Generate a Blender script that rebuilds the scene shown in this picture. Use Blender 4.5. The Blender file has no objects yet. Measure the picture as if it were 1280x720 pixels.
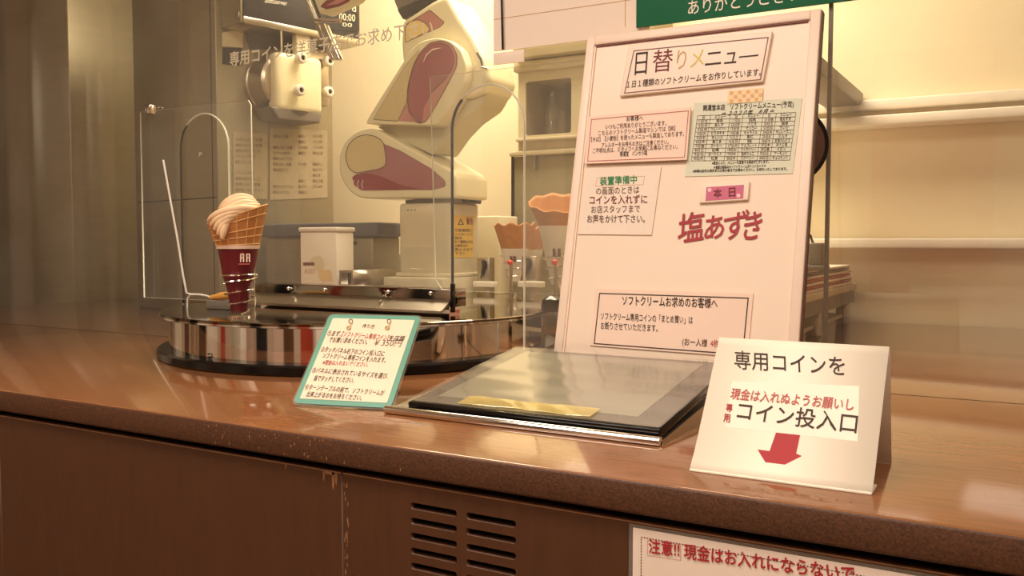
import bpy, bmesh, math, random
from mathutils import Vector, Matrix
random.seed(7)
scene = bpy.context.scene
COL = scene.collection
# ------------------------------------------------------------------ camera, world, lights, exposure
FOC, CAMZ = 1120.0, 1.10
YAW, PIT = math.radians(30.0), math.radians(-3.0)
CAM = Vector((0, 0, CAMZ))
FWD = Vector((-math.sin(YAW)*math.cos(PIT), math.cos(YAW)*math.cos(PIT), math.sin(PIT)))
RGT = Vector((math.cos(YAW), math.sin(YAW), 0))
UPV = RGT.cross(FWD)
cd = bpy.data.cameras.new('camera'); cam = bpy.data.objects.new('camera', cd); COL.objects.link(cam)
cd.sensor_width = 36.0; cd.lens = FOC/1280*36.0; cd.clip_start = 0.02
cam.matrix_world = Matrix(((RGT.x, UPV.x, -FWD.x, 0), (RGT.y, UPV.y, -FWD.y, 0), (RGT.z, UPV.z, -FWD.z, CAMZ), (0, 0, 0, 1)))
scene.camera = cam
w = bpy.data.worlds.new('world'); scene.world = w; w.use_nodes = True
w.node_tree.nodes['Background'].inputs[0].default_value = (1.0, .86, .68, 1)
w.node_tree.nodes['Background'].inputs[1].default_value = 0.24
scene.view_settings.view_transform = 'Standard'; scene.view_settings.look = 'None'
scene.view_settings.gamma = 1.0; scene.view_settings.exposure = 0.0
try: scene.view_settings.use_curve_mapping = False
except Exception: pass
scene.cycles.use_denoising = True
scene.cycles.transparent_max_bounces = 24
def area(name, loc, sx, sy, power, col, target=None):
    l = bpy.data.lights.new(name, 'AREA'); l.shape = 'RECTANGLE'; l.size = sx; l.size_y = sy; l.energy = power; l.color = col
    o = bpy.data.objects.new(name, l); COL.objects.link(o); o.location = loc
    if target: o.rotation_euler = (Vector(target)-Vector(loc)).to_track_quat('-Z', 'Y').to_euler()
    return o
area('booth_lamp', (-1.35, 2.35, 2.62), 1.6, .6, 68, (1.0, .87, .68))
area('hall_lamp', (-.9, .10, 2.66), 1.6, .5, 36, (1.0, .87, .75))
area('hall_lamp', (.6, -.6, 2.66), 1.2, .5, 30, (1.0, .87, .75))
area('hall_lamp', (-1.6, -1.9, 2.66), 1.6, .5, 46, (1.0, .88, .78))  # added unseen fill lamp: brightens the hall for reflections and the front
# ------------------------------------------------------------------ helpers
def ray(x, y): return FWD + (x-640)/FOC*RGT - (y-360)/FOC*UPV
def on_plane(x, y, p, n):
    d = ray(x, y); n = Vector(n); return CAM + d*((Vector(p)-CAM).dot(n)/d.dot(n))
def aty(x, y, Y): return on_plane(x, y, (0, Y, 0), (0, 1, 0))
def atz(x, y, z): return on_plane(x, y, (0, 0, z), (0, 0, 1))
def lin(c): return tuple(((v/255)/12.92 if v/255 <= .04045 else ((v/255+.055)/1.055)**2.4) for v in c)
MATS = {}
def pm(name, rgb, rough=.5, metal=0, var=.06, scale=30, bump=0, coat=0, stretch=None, spec=.5, emit=0, rvar=0):
    m = bpy.data.materials.new(name); m.use_nodes = True; nt = m.node_tree; b = nt.nodes['Principled BSDF']
    c = lin(rgb); b.inputs['Roughness'].default_value = rough; b.inputs['Metallic'].default_value = metal
    b.inputs['Coat Weight'].default_value = coat; b.inputs['Specular IOR Level'].default_value = spec; b.inputs['Coat Roughness'].default_value = .06
    tc = nt.nodes.new('ShaderNodeTexCoord'); mp = nt.nodes.new('ShaderNodeMapping'); nz = nt.nodes.new('ShaderNodeTexNoise')
    nz.inputs['Scale'].default_value = scale; nz.inputs['Detail'].default_value = 4
    if stretch: mp.inputs['Scale'].default_value = stretch
    nt.links.new(tc.outputs['Object'], mp.inputs[0]); nt.links.new(mp.outputs[0], nz.inputs['Vector'])
    rp = nt.nodes.new('ShaderNodeValToRGB'); rp.color_ramp.elements[0].position = .3; rp.color_ramp.elements[1].position = .7
    rp.color_ramp.elements[0].color = (*[max(0, v*(1-var)) for v in c], 1); rp.color_ramp.elements[1].color = (*[min(1, v*(1+var)) for v in c], 1)
    nt.links.new(nz.outputs[0], rp.inputs[0]); nt.links.new(rp.outputs[0], b.inputs['Base Color'])
    if bump:
        bp = nt.nodes.new('ShaderNodeBump'); bp.inputs['Strength'].default_value = bump; bp.inputs['Distance'].default_value = .002
        nt.links.new(nz.outputs[0], bp.inputs['Height']); nt.links.new(bp.outputs[0], b.inputs['Normal'])
    if rvar:
        mr = nt.nodes.new('ShaderNodeMapRange'); mr.inputs[3].default_value = max(.02, rough-rvar); mr.inputs[4].default_value = rough+rvar
        nt.links.new(nz.outputs[0], mr.inputs[0]); nt.links.new(mr.outputs[0], b.inputs['Roughness'])
    if emit:
        b.inputs['Emission Color'].default_value = (*c, 1); b.inputs['Emission Strength'].default_value = emit
    MATS[name] = m; return m
def glassmat(name, tint=(.97, .97, .95), refl=.9, rough=.0, haze=0, hazecol=(.8, .75, .65)):
    m = bpy.data.materials.new(name); m.use_nodes = True; nt = m.node_tree; nt.nodes.clear()
    out = nt.nodes.new('ShaderNodeOutputMaterial'); tr = nt.nodes.new('ShaderNodeBsdfTransparent'); gl = nt.nodes.new('ShaderNodeBsdfGlossy')
    tr.inputs[0].default_value = (*tint, 1); gl.inputs['Roughness'].default_value = rough; gl.inputs[0].default_value = (1, 1, 1, 1)
    lw = nt.nodes.new('ShaderNodeLayerWeight'); lw.inputs[0].default_value = .5          # Schlick: .04 + .96 (1-cos)^5, the same from both sides of the pane
    pw = nt.nodes.new('ShaderNodeMath'); pw.operation = 'POWER'; pw.inputs[1].default_value = 5; nt.links.new(lw.outputs['Facing'], pw.inputs[0])
    ml = nt.nodes.new('ShaderNodeMath'); ml.operation = 'MULTIPLY_ADD'; ml.inputs[1].default_value = .96*refl; ml.inputs[2].default_value = .04*refl
    nt.links.new(pw.outputs[0], ml.inputs[0]); mx = nt.nodes.new('ShaderNodeMixShader')
    nt.links.new(ml.outputs[0], mx.inputs[0]); nt.links.new(tr.outputs[0], mx.inputs[1]); nt.links.new(gl.outputs[0], mx.inputs[2])
    last = mx
    if haze:
        df = nt.nodes.new('ShaderNodeBsdfDiffuse'); df.inputs[0].default_value = (*hazecol, 1)
        nz = nt.nodes.new('ShaderNodeTexNoise'); nz.inputs['Scale'].default_value = 6; nz.inputs['Detail'].default_value = 5
        tc = nt.nodes.new('ShaderNodeTexCoord'); nt.links.new(tc.outputs['Object'], nz.inputs['Vector'])
        hm = nt.nodes.new('ShaderNodeMapRange'); hm.inputs[1].default_value = .35; hm.inputs[2].default_value = .75; hm.inputs[3].default_value = haze*.6; hm.inputs[4].default_value = haze*1.4
        nt.links.new(nz.outputs[0], hm.inputs[0])
        m2 = nt.nodes.new('ShaderNodeMixShader'); nt.links.new(hm.outputs[0], m2.inputs[0]); nt.links.new(mx.outputs[0], m2.inputs[1]); nt.links.new(df.outputs[0], m2.inputs[2]); last = m2
    nt.links.new(last.outputs[0], out.inputs[0]); MATS[name] = m; return m
M = MATS
def mesh_from_bm(name, bm, smooth=False):
    me = bpy.data.meshes.new(name); bmesh.ops.recalc_face_normals(bm, faces=bm.faces[:]); bm.to_mesh(me); bm.free()
    if smooth:
        for p in me.polygons: p.use_smooth = True
    return me
def smooth_by_angle(me, ang=35):
    for p in me.polygons: p.use_smooth = True
    bm = bmesh.new(); bm.from_mesh(me)
    for e in bm.edges:
        e.smooth = not (len(e.link_faces) == 2 and e.calc_face_angle(0) > math.radians(ang))
    bm.to_mesh(me); bm.free()
def thing(name, label, cat, loc=(0, 0, 0), group=None):
    o = bpy.data.objects.new(name, None); COL.objects.link(o); o.location = loc; o.empty_display_size = .02
    o['label'] = label; o['category'] = cat
    if group: o['group'] = group
    return o
def root_of(p):
    while p.parent: p = p.parent
    return p
def obj(name, me, mat, parent=None, label=None, kind=None):
    """me: mesh in WORLD coordinates; parts keep their thing's origin"""
    o = bpy.data.objects.new(name, me); COL.objects.link(o)
    for m_ in (mat if isinstance(mat, (list, tuple)) else [mat]): me.materials.append(M[m_] if isinstance(m_, str) else m_)
    if parent:
        r = root_of(parent); me.transform(Matrix.Translation(-r.location)); o.parent = parent
    if label: o['label'] = label
    if kind: o['kind'] = kind
    return o
def lone(name, me, mat, label, cat, group=None):
    """one-mesh thing: put the origin at the base centre"""
    xs = [v.co for v in me.vertices]; c = Vector(((min(v.x for v in xs)+max(v.x for v in xs))/2, (min(v.y for v in xs)+max(v.y for v in xs))/2, min(v.z for v in xs)))
    me.transform(Matrix.Translation(-c)); o = obj(name, me, mat); o.location = c; o['label'] = label; o['category'] = cat
    if group: o['group'] = group
    return o
def struct(name, me, mat): return obj(name, me, mat, kind='structure')
def frame(o, ex, ey, ez):
    return Matrix(((ex[0], ey[0], ez[0], o[0]), (ex[1], ey[1], ez[1], o[1]), (ex[2], ey[2], ez[2], o[2]), (0, 0, 0, 1)))
I4 = Matrix.Identity(4)
def box(lo, hi, bev=0, mtx=I4, seg=2):
    bm = bmesh.new(); bmesh.ops.create_cube(bm, size=1)
    for v in bm.verts: v.co = Vector([lo[i]+(v.co[i]+.5)*(hi[i]-lo[i]) for i in range(3)])
    if bev: bmesh.ops.bevel(bm, geom=bm.edges[:], offset=bev, segments=seg, profile=.5, affect='EDGES')
    bm.transform(mtx); me = mesh_from_bm('box', bm)
    if bev: smooth_by_angle(me, 50)
    return me
def prism(pts, vec, bev=0, seg=3, inset_only_front=False, sm=40):
    """extrude polygon (3D points) along vec"""
    bm = bmesh.new(); vs = [bm.verts.new(p) for p in pts]; f = bm.faces.new(vs)
    r = bmesh.ops.extrude_face_region(bm, geom=[f]); nv = [g for g in r['geom'] if isinstance(g, bmesh.types.BMVert)]
    bmesh.ops.translate(bm, verts=nv, vec=vec); bmesh.ops.recalc_face_normals(bm, faces=bm.faces[:])
    if bev:
        caps = [f2 for f2 in bm.faces if len(f2.verts) == len(pts)]
        es = list({e for f2 in caps for e in f2.edges})
        bmesh.ops.bevel(bm, geom=es, offset=bev, segments=seg, profile=.6, affect='EDGES', clamp_overlap=True)
    me = mesh_from_bm('prism', bm); smooth_by_angle(me, sm); return me
def lathe(prof, c, n=48, axis=None, caps=True):
    bm = bmesh.new(); rings = []
    for r, z in prof:
        if r < 1e-6: rings.append([bm.verts.new((0, 0, z))])
        else: rings.append([bm.verts.new((r*math.cos(2*math.pi*i/n), r*math.sin(2*math.pi*i/n), z)) for i in range(n)])
    for a, b in zip(rings, rings[1:]):
        for i in range(n):
            j = (i+1) % n; q = [a[i % len(a)], a[j % len(a)], b[j % len(b)], b[i % len(b)]]; q2 = []
            for v in q:
                if v not in q2: q2.append(v)
            if len(q2) > 2: bm.faces.new(q2)
    if caps:
        for rr in (rings[0], rings[-1]):
            if len(rr) > 1: bm.faces.new(rr)
    if axis is not None: bm.transform(Vector((0, 0, 1)).rotation_difference(Vector(axis)).to_matrix().to_4x4())
    bm.transform(Matrix.Translation(c)); me = mesh_from_bm('lathe', bm); smooth_by_angle(me, 35); return me
def tube(path, r, n=8, closed=False, taper=None):
    bm = bmesh.new(); path = [Vector(p) for p in path]; L = len(path); rings = []; prev = None
    for i, p in enumerate(path):
        t = (path[(i+1) % L]-path[i-1]) if (closed or 0 < i < L-1) else (path[1]-path[0] if i == 0 else path[-1]-path[-2]); t.normalize()
        a = (prev - t*prev.dot(t)) if prev is not None else t.orthogonal()
        a.normalize(); prev = a; b = t.cross(a); rr = r*(taper[i] if taper else 1)
        rings.append([bm.verts.new(p+rr*(a*math.cos(2*math.pi*k/n)+b*math.sin(2*math.pi*k/n))) for k in range(n)])
    for i in range(L if closed else L-1):
        A, B = rings[i], rings[(i+1) % L]
        for k in range(n): bm.faces.new((A[k], A[(k+1) % n], B[(k+1) % n], B[k]))
    if not closed: bm.faces.new(rings[0]); bm.faces.new(rings[-1])
    me = mesh_from_bm('tube', bm); smooth_by_angle(me, 50); return me
def join(meshes):
    bm = bmesh.new()
    for me in meshes: bm.from_mesh(me)
    out = bpy.data.meshes.new('joined'); bm.to_mesh(out); bm.free()
    return out
def cut_sheet(outer, holes, thick, mtx, bevel=0):
    """flat sheet with holes: 2D outline -> mesh; local z 0..thick"""
    cu = bpy.data.curves.new('c', 'CURVE'); cu.dimensions = '2D'; cu.fill_mode = 'BOTH'; cu.extrude = thick/2
    for loop in [outer]+holes:
        s = cu.splines.new('POLY'); s.points.add(len(loop)-1); s.use_cyclic_u = True
        for p, q in zip(s.points, loop): p.co = (q[0], q[1], 0, 1)
    o = bpy.data.objects.new('tmp', cu); COL.objects.link(o); bpy.context.view_layer.update()
    me = bpy.data.meshes.new_from_object(o.evaluated_get(bpy.context.evaluated_depsgraph_get()))
    bpy.data.objects.remove(o); bpy.data.curves.remove(cu)
    bm = bmesh.new(); bm.from_mesh(me); bmesh.ops.remove_doubles(bm, verts=bm.verts[:], dist=1e-6); bm.transform(Matrix.Translation((0, 0, thick/2))); bm.transform(mtx); bpy.data.meshes.remove(me)
    return mesh_from_bm('sheet', bm)
_tc = {}
def text_unit(s, bold):
    key = (s, bold)
    if key not in _tc:
        cu = bpy.data.curves.new('t', 'FONT'); cu.body = s; cu.size = 1; cu.resolution_u = 2
        o = bpy.data.objects.new('t', cu); COL.objects.link(o); bpy.context.view_layer.update()
        me = bpy.data.meshes.new_from_object(o.evaluated_get(bpy.context.evaluated_depsgraph_get()))
        bpy.data.objects.remove(o); bpy.data.curves.remove(cu)
        co = [v.co.copy() for v in me.vertices]
        x0, x1 = min(c.x for c in co), max(c.x for c in co)
        y0, y1 = (-.12, .76) if len(s) > 1 and any(ord(ch) > 255 for ch in s) else (min(c.y for c in co), max(c.y for c in co))
        if y1-y0 < .3: y0, y1 = .3, .5
        fs = [tuple(p.vertices) for p in me.polygons]; bpy.data.meshes.remove(me); V = []; Fc = []
        for dx, dy in ([(0, 0)] if not bold else [(-bold, 0), (bold, 0), (0, bold), (0, -bold)]):      # heavier strokes: shifted copies
            k0 = len(V); V += [((c.x+dx-x0)/(x1-x0), (c.y+dy-y0)/(y1-y0), k0//max(1, len(co))) for c in co]; Fc += [tuple(i+k0 for i in f_) for f_ in fs]
        _tc[key] = (V, Fc)
    return _tc[key]
class Sheet:
    """a flat surface: origin o, in-plane unit vectors ex, ey, outward normal n. px() maps photo pixels onto it"""
    def __init__(s, o, ex, ey):
        s.o = Vector(o); s.ex = Vector(ex).normalized(); s.ey = Vector(ey).normalized(); s.n = s.ex.cross(s.ey)
    def px(s, x, y, lift=0):
        p = on_plane(x, y, s.o + s.n*lift, s.n); return p
    def loc(s, u, v, lift=0): return s.o + s.ex*u + s.ey*v + s.n*lift
    def text(s, parent, body, bl, br, h, mat, lift=.0012, bold=0.0, skew=0, name='lettering', label=None):
        """bl, br: baseline ends in photo pixels, h: height in pixels, skew: pixels the top leans right"""
        v, f = text_unit(body, bold); B = s.px(*bl, lift); U = s.px(*br, lift)-B; V = s.px(bl[0]+skew, bl[1]-h, lift)-B
        me = bpy.data.meshes.new('text'); me.from_pydata([B+U*a+V*b+s.n*(.00006*k) for a, b, k in v], [], f); me.update()
        return obj(name, me, mat, parent, label)
    def poly(s, parent, pts, mat, lift=.0012, thick=.0006, name='panel', bev=0, label=None, kind=None):
        return obj(name, prism([s.px(*p, lift) for p in pts], s.n*thick, bev), mat, parent, label, kind)
    def border(s, parent, pts, wpx, mat, lift=.0012, name='border_line'):
        P = [s.px(*p, lift) for p in pts]; c = sum(P, Vector())/len(P); wd = wpx*(c-CAM).length/FOC
        ins = []
        n = len(P)
        for i in range(n):
            a = (P[i-1]-P[i]).normalized(); b = (P[(i+1) % n]-P[i]).normalized(); ins.append(P[i]+(a+b)*wd)
        bm = bmesh.new(); A = [bm.verts.new(p) for p in P]; B = [bm.verts.new(p) for p in ins]
        for i in range(n): bm.faces.new((A[i], A[(i+1) % n], B[(i+1) % n], B[i]))
        return obj(name, mesh_from_bm('b', bm), mat, parent)
def rounded(pts, r, n=4):
    """round the corners of a 2D polygon"""
    out = []
    L = len(pts)
    for i in range(L):
        p = Vector(pts[i]); a = (Vector(pts[i-1])-p); b = (Vector(pts[(i+1) % L])-p); d = min(r, a.length*.45, b.length*.45)
        A = p+a.normalized()*d; B = p+b.normalized()*d
        for k in range(n+1):
            t = k/n; out.append(tuple((1-t)**2*A+2*t*(1-t)*p+t*t*B))
    return out
def yprism(pts, Y, depth, bev=0, rnd=0, sm=40):
    """photo outline standing in the vertical plane y=Y, real depth going back"""
    if rnd: pts = rounded(pts, rnd)
    return prism([aty(x, y, Y) for x, y in pts], Vector((0, depth, 0)), bev, sm=sm)
# ------------------------------------------------------------------ materials
pm('wall', (240, 224, 188), .8, var=.03, scale=3)
pm('wall_hall', (214, 190, 165), .8, var=.04, scale=3)
pm('wall_brown', (96, 62, 42), .5, var=.1, scale=8)
pm('floor', (120, 92, 70), .35, var=.12, scale=6)
pm('ceiling', (230, 220, 205), .9)
pm('wood_top', (140, 91, 56), .11, var=.16, scale=14, stretch=(1.2, 9, 9), coat=.6, spec=.6)
pm('wood_edge', (84, 50, 27), .55, var=.4, scale=420, bump=.25)
pm('cabinet', (82, 48, 24), .5, var=.10, scale=22, stretch=(4, 1, .7))
pm('black', (12, 11, 11), .5, var=.02)
pm('black_gloss', (10, 9, 9), .18, var=.02)
pm('chip_and_highlight', (150, 104, 66), .7, var=.2)
pm('mirror', (225, 220, 214), .05, 1, var=.02, scale=6)
pm('steel', (196, 186, 168), .3, 1, var=.06, scale=12, stretch=(1, 1, 14))
pm('steel_soft', (156, 146, 118), .42, .5, var=.05, scale=8, stretch=(1, 1, 10))
pm('rail_steel', (150, 144, 134), .08, 1, var=.04, scale=6)
pm('chrome', (235, 230, 222), .1, 1, var=.02)
pm('disc', (126, 113, 98), .06, 1, var=.05, scale=5)
pm('grey_plastic', (120, 112, 100), .45)
pm('dark_plastic', (46, 44, 44), .4)
pm('blue_grey', (96, 96, 100), .5)
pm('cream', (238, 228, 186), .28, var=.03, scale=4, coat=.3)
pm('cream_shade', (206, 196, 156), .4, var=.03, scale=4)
pm('ivory_metal', (218, 206, 174), .35, var=.03)
pm('white_paint', (236, 226, 208), .45, var=.03)
pm('paper', (246, 226, 206), .6, var=.02, scale=10)
pm('paper_white', (252, 240, 218), .55, var=.02, scale=10)
pm('paper_pink', (248, 218, 196), .6, var=.02, scale=10)
pm('paper_green', (222, 222, 196), .6, var=.02, scale=10)
pm('board_white', (246, 223, 198), .35, var=.02, scale=4)
pm('frame_white', (248, 224, 202), .4, var=.02, scale=6)
pm('ink', (62, 44, 34), .7, var=.02); pm('ink_soft', (112, 82, 66), .7, var=.02)
pm('ink_red', (176, 34, 40), .6, var=.04); pm('ink_rose', (190, 92, 84), .6, var=.04); pm('ink_green', (44, 138, 80), .6, var=.04)
pm('ink_tan', (208, 170, 120), .7); pm('ink_yellow', (232, 206, 120), .7); pm('ink_maroon', (126, 50, 50), .7)
pm('marker_red', (168, 24, 34), .45, var=.1, scale=60)
pm('brown_line', (126, 74, 66), .6)
pm('magenta', (206, 96, 128), .4, var=.03); pm('pink_dot', (252, 196, 200), .4)
pm('teal', (106, 168, 146), .35, var=.04, scale=20)
pm('card_inner', (250, 228, 198), .4, var=.02)
pm('green_sign', (20, 104, 70), .4, var=.04, scale=8)
pm('tape_yellow', (244, 214, 160), .5, var=.02); pm('tape_dot', (226, 168, 120), .5)
pm('decal_rose', (164, 96, 100), .3, var=.05, scale=10); pm('decal_pink', (196, 134, 122), .35, var=.04, scale=10)
pm('decal_wine', (138, 30, 44), .3, var=.05, scale=10); pm('decal_yellow', (240, 212, 132), .35, var=.05, scale=10); pm('decal_gold', (212, 194, 138), .35, var=.05, scale=6)
pm('decal_line', (96, 66, 50), .5); pm('decal_white', (246, 226, 210), .3)
pm('label_yellow', (228, 190, 92), .5, var=.03)
pm('waffle', (192, 130, 72), .6, var=.12, scale=60, bump=.3); pm('waffle_rib', (222, 170, 108), .6, var=.1, scale=60)
pm('cream_swirl', (240, 204, 160), .45, var=.03, scale=12)
pm('sleeve', (106, 26, 34), .4, var=.06, scale=20); pm('sleeve_white', (230, 220, 204), .5, var=.03)
pm('orange', (236, 170, 76), .45); pm('wire_white', (232, 226, 214), .4)
pm('glass_edge', (226, 222, 206), .12, 0, var=.02, spec=.8)
pm('etched', (226, 214, 190), .6, var=.02)
_n = M['etched'].node_tree; _t = _n.nodes.new('ShaderNodeBsdfTranslucent'); _t.inputs[0].default_value = (.75, .7, .58, 1); _a = _n.nodes.new('ShaderNodeMixShader'); _a.inputs[0].default_value = .45
_n.links.new(_n.nodes['Principled BSDF'].outputs[0], _a.inputs[1]); _n.links.new(_t.outputs[0], _a.inputs[2]); _n.links.new(_a.outputs[0], _n.nodes['Material Output'].inputs[0])
pm('cab_tan', (196, 182, 150), .5, var=.03); pm('cab_olive', (170, 156, 122), .5, var=.04)
pm('screen', (150, 150, 136), .14, var=.05, scale=5, coat=.5, bump=.08)
pm('bezel', (84, 78, 72), .22, var=.05)
pm('red_glow', (220, 80, 60), .4); pm('terra', (196, 74, 50), .5); pm('red', (170, 36, 40), .5)
pm('photo_dark', (90, 84, 76), .5, var=.5, scale=30)
pm('lamp_white', (255, 236, 205), .5, emit=2.0)
glassmat('glass', (.95, .945, .92), .9, 0, haze=.05)
glassmat('glass_clear', (.97, .97, .95), .8, 0, haze=.03)
glassmat('film', (.96, .94, .88), 1.0, .12, haze=.10)
glassmat('yellow_film', (.97, .90, .58), 1.6, .08, haze=.34, hazecol=lin((250, 226, 140)))
# ------------------------------------------------------------------ room shell
T = .85
struct('floor', box((-4.2, -3.2, -.05), (3.2, 3.4, 0)), 'floor')
struct('ceiling', box((-4.2, -3.2, 2.7), (3.2, 3.4, 2.75)), 'ceiling')
struct('wall_back', box((-4.2, 2.95, 0), (3.2, 3.05, 2.7)), 'wall')
struct('wall_left', box((-4.2, -3.2, 0), (-4.1, 2.95, 2.7)), 'wall_hall')
struct('wall_right', box((3.1, -3.2, 0), (3.2, 2.95, 2.7)), 'wall_hall')
struct('wall_front', box((-4.1, -3.2, 0), (3.1, -3.1, 2.7)), 'wall_hall')
# ------------------------------------------------------------------ counter
FY = .863
XL, XR = -3.4, 1.3
ct = thing('counter', 'brown wood service counter with vented front panels, carrying turntable and signs', 'counter', ((XL+XR)/2, 1.5, 0))
obj('countertop', box((XL, FY, T-.036), (XR, 2.94, T), .004), ['wood_top', 'wood_edge'], ct)
ctop = ct.children[0]
for p in ctop.data.polygons:
    if p.normal.y < -.7 and p.area > .01: p.material_index = 1
obj('carcass', box((XL+.02, FY+.04, .02), (XR-.02, 2.9, T-.037)), 'black', ct)
PT = .803                                    # top of the front panels
PF = FY+.012
mtxf = frame((0, PF+.016, 0), (1, 0, 0), (0, 0, 1), (0, -1, 0))
seams = [(-3.38, -2.283), (-2.28, -1.52), (-1.517, -.7585), (-.7555, .06), (.063, 1.28)]
for a, b in seams:
    holes = []
    if abs(a+.7555) < 1e-3:
        for r in range(9):
            z = .7765-r*.0187
            for x0, x1 in ((-.649, -.581), (-.568, -.500)):
                holes.append(rounded([(x0, z-.0042), (x1, z-.0042), (x1, z+.0042), (x0, z+.0042)], .0042, 4))
    o = obj('front_panel', cut_sheet([(a, .1), (b, .1), (b, PT), (a, PT)], holes, .016, mtxf), 'cabinet', ct)
    obj('edge_highlight', box((a, PF-.0004, PT-.0012), (b, PF+.002, PT+.0002)), 'chip_and_highlight', o)  # paler strip paints the highlight along the panel's top edge
for x, z0, l, wd in ((-.788, PT, .016, .0028), (-.772, PT, .026, .004), (-.767, PT, .019, .003), (-.855, PT, .008, .0022), (-.778, PT, .006, .02)):
    obj('worn_chip', prism([Vector((x+dx*wd, PF-.0003, z0-dz*l)) for dx, dz in ((-.5, 0), (.5, 0), (.55, .5), (.2, 1), (-.1, .75), (-.45, .9))], Vector((0, .0004, 0))), 'chip_and_highlight', ct)
for k in range(26):
    x = -.7545+random.random()*.008; z = .80-random.random()*.2; s = .0006+random.random()*.0014
    obj('worn_chip', prism([Vector((x+s*dx, PF-.0003, z+2.4*s*dz)) for dx, dz in ((-.6, -.4), (.3, -1), (.7, .2), (-.1, .9))], Vector((0, .0004, 0))), 'chip_and_highlight', ct)
for k in range(46):
    x = -1.0+abs(random.gauss(0, .5))*.35 if k % 3 else -.80+random.gauss(0, .03); z = T-.004-random.random()*.028; sz = .0005+random.random()*.0012
    obj('worn_chip', prism([Vector((x+sz*dx, FY-.0003, z+1.5*sz*dz)) for dx, dz in ((-.6, -.4), (.3, -1), (.7, .2), (-.1, .9))], Vector((0, .0005, 0))), 'chip_and_highlight', ct)
obj('kickboard', box((XL+.03, FY+.06, 0), (XR-.03, FY+.08, .1)), 'black', ct)
# ------------------------------------------------------------------ glass screen with two arches
GY = 1.57
def arch(xc, r, zt, n=20): return [(xc+r*math.cos(math.pi*k/n), zt-r+r*math.sin(math.pi*k/n)) for k in range(n+1)]
KG = GY/1.45
AL, AR, RR = -1.6625*KG, -.8925*KG, .081*KG
zt = CAMZ+.295*KG
zb = .962
GX = -.2735*KG
outl = [(-3.3, T), (AL-RR, T)] + list(reversed(arch(AL, RR, zt))) + [(AL+RR, zb), (AR-RR, zb)] + list(reversed(arch(AR, RR, zt))) + [(AR+RR, T), (GX-.0015, T), (GX-.0015, 2.3), (-3.3, 2.3)]
def glass_pane(outline, thick, y, parent, name, gm='glass'):
    me = cut_sheet(outline, [], thick, frame((0, y+thick, 0), (1, 0, 0), (0, 0, 1), (0, -1, 0)))
    o = obj(name, me, [gm, 'glass_edge'], parent)
    for p in me.polygons:
        if abs(p.normal.y) < .5: p.material_index = 1
    return o
gs = thing('glass_screen', 'clear glass screen with two arched openings and printed lettering above the turntable', 'glass screen', (-1.4, GY, T))
glass_pane(outl, .006, GY, gs, 'pane')
glass_pane([(GX+.0015, T), (1.2, T), (1.2, 2.3), (GX+.0015, 2.3)], .006, GY, gs, 'pane')
obj('joint_strip', box((GX-.003, GY-.001, T), (GX+.003, GY+.008, 2.3)), 'grey_plastic', gs)
for xc in (AL, AR):      # dark reflection in each near jamb painted as a black tube; no real edging
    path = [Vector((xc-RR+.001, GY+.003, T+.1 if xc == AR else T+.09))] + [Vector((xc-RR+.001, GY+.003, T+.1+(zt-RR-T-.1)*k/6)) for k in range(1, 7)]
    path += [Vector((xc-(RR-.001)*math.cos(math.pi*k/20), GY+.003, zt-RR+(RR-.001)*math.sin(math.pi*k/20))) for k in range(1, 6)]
    obj('jamb_reflection', tube(path, .0032, 6), 'black', gs)
    path = [Vector((xc-(RR-.001)*math.cos(math.pi*k/20), GY+.003, zt-RR+(RR-.001)*math.sin(math.pi*k/20))) for k in range(6, 21)] + [Vector((xc+RR-.001, GY+.003, zt-RR-(zt-RR-T)*k/6)) for k in range(1, 7)]
    obj('jamb_reflection', tube(path, .0022, 6), 'glass_edge', gs)  # pale tube paints the bright side of the glass edge
GS = Sheet((0, GY-.0002, 0), (1, 0, 0), (0, 0, 1))
GS.text(gs, '専用コインを洋菓子店でお求め下さい', (287, 84), (541, 45), 17, 'etched', lift=.0005, bold=.012, label='white lettering on the glass')
# shutters in front of the arches
def shutter(x0, x1, z0, z1, ch, label):
    o = [(x0, z0), (x1, z0), (x1, z1), (x0, z1)] if not ch else ch
    t = thing('shutter_pane', label, 'glass pane', ((x0+x1)/2, GY-.018, z0), None)
    glass_pane(o, .004, GY-.018, t, 'pane', 'glass_clear')
    return t
SYY = GY-.018
xr, zs = aty(315, 250, SYY).x, aty(313, 125, SYY).z; xl = xr-.40
sh = shutter(xl, xr, .952, zs, [(xl, .952), (xr, .952), (xr, zs-.011), (xr-.008, zs), (xl, zs)], 'clear glass shutter over the left arch beside the ice cream cone')
obj('hanger_clip', box((xl+.02, GY-.019, zs-.006), (xl+.04, GY, zs+.016), .001), 'chrome', sh)
xa, xb2, zl_ = aty(537, 95, SYY).x, -.68, aty(552, 363, SYY).z
sh = shutter(xa, xb2, zl_, zs+.008, [(aty(553, 363, SYY).x, zl_), (xb2, zl_), (xb2, zs+.008), (xa, zs+.008), (aty(544, 348, SYY).x, zl_+.022)], 'clear glass shutter over the right arch behind the menu board')
obj('hanger_clip', box((xb2-.03, GY-.019, zs+.002), (xb2-.01, GY, zs+.024), .001), 'chrome', sh)
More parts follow.
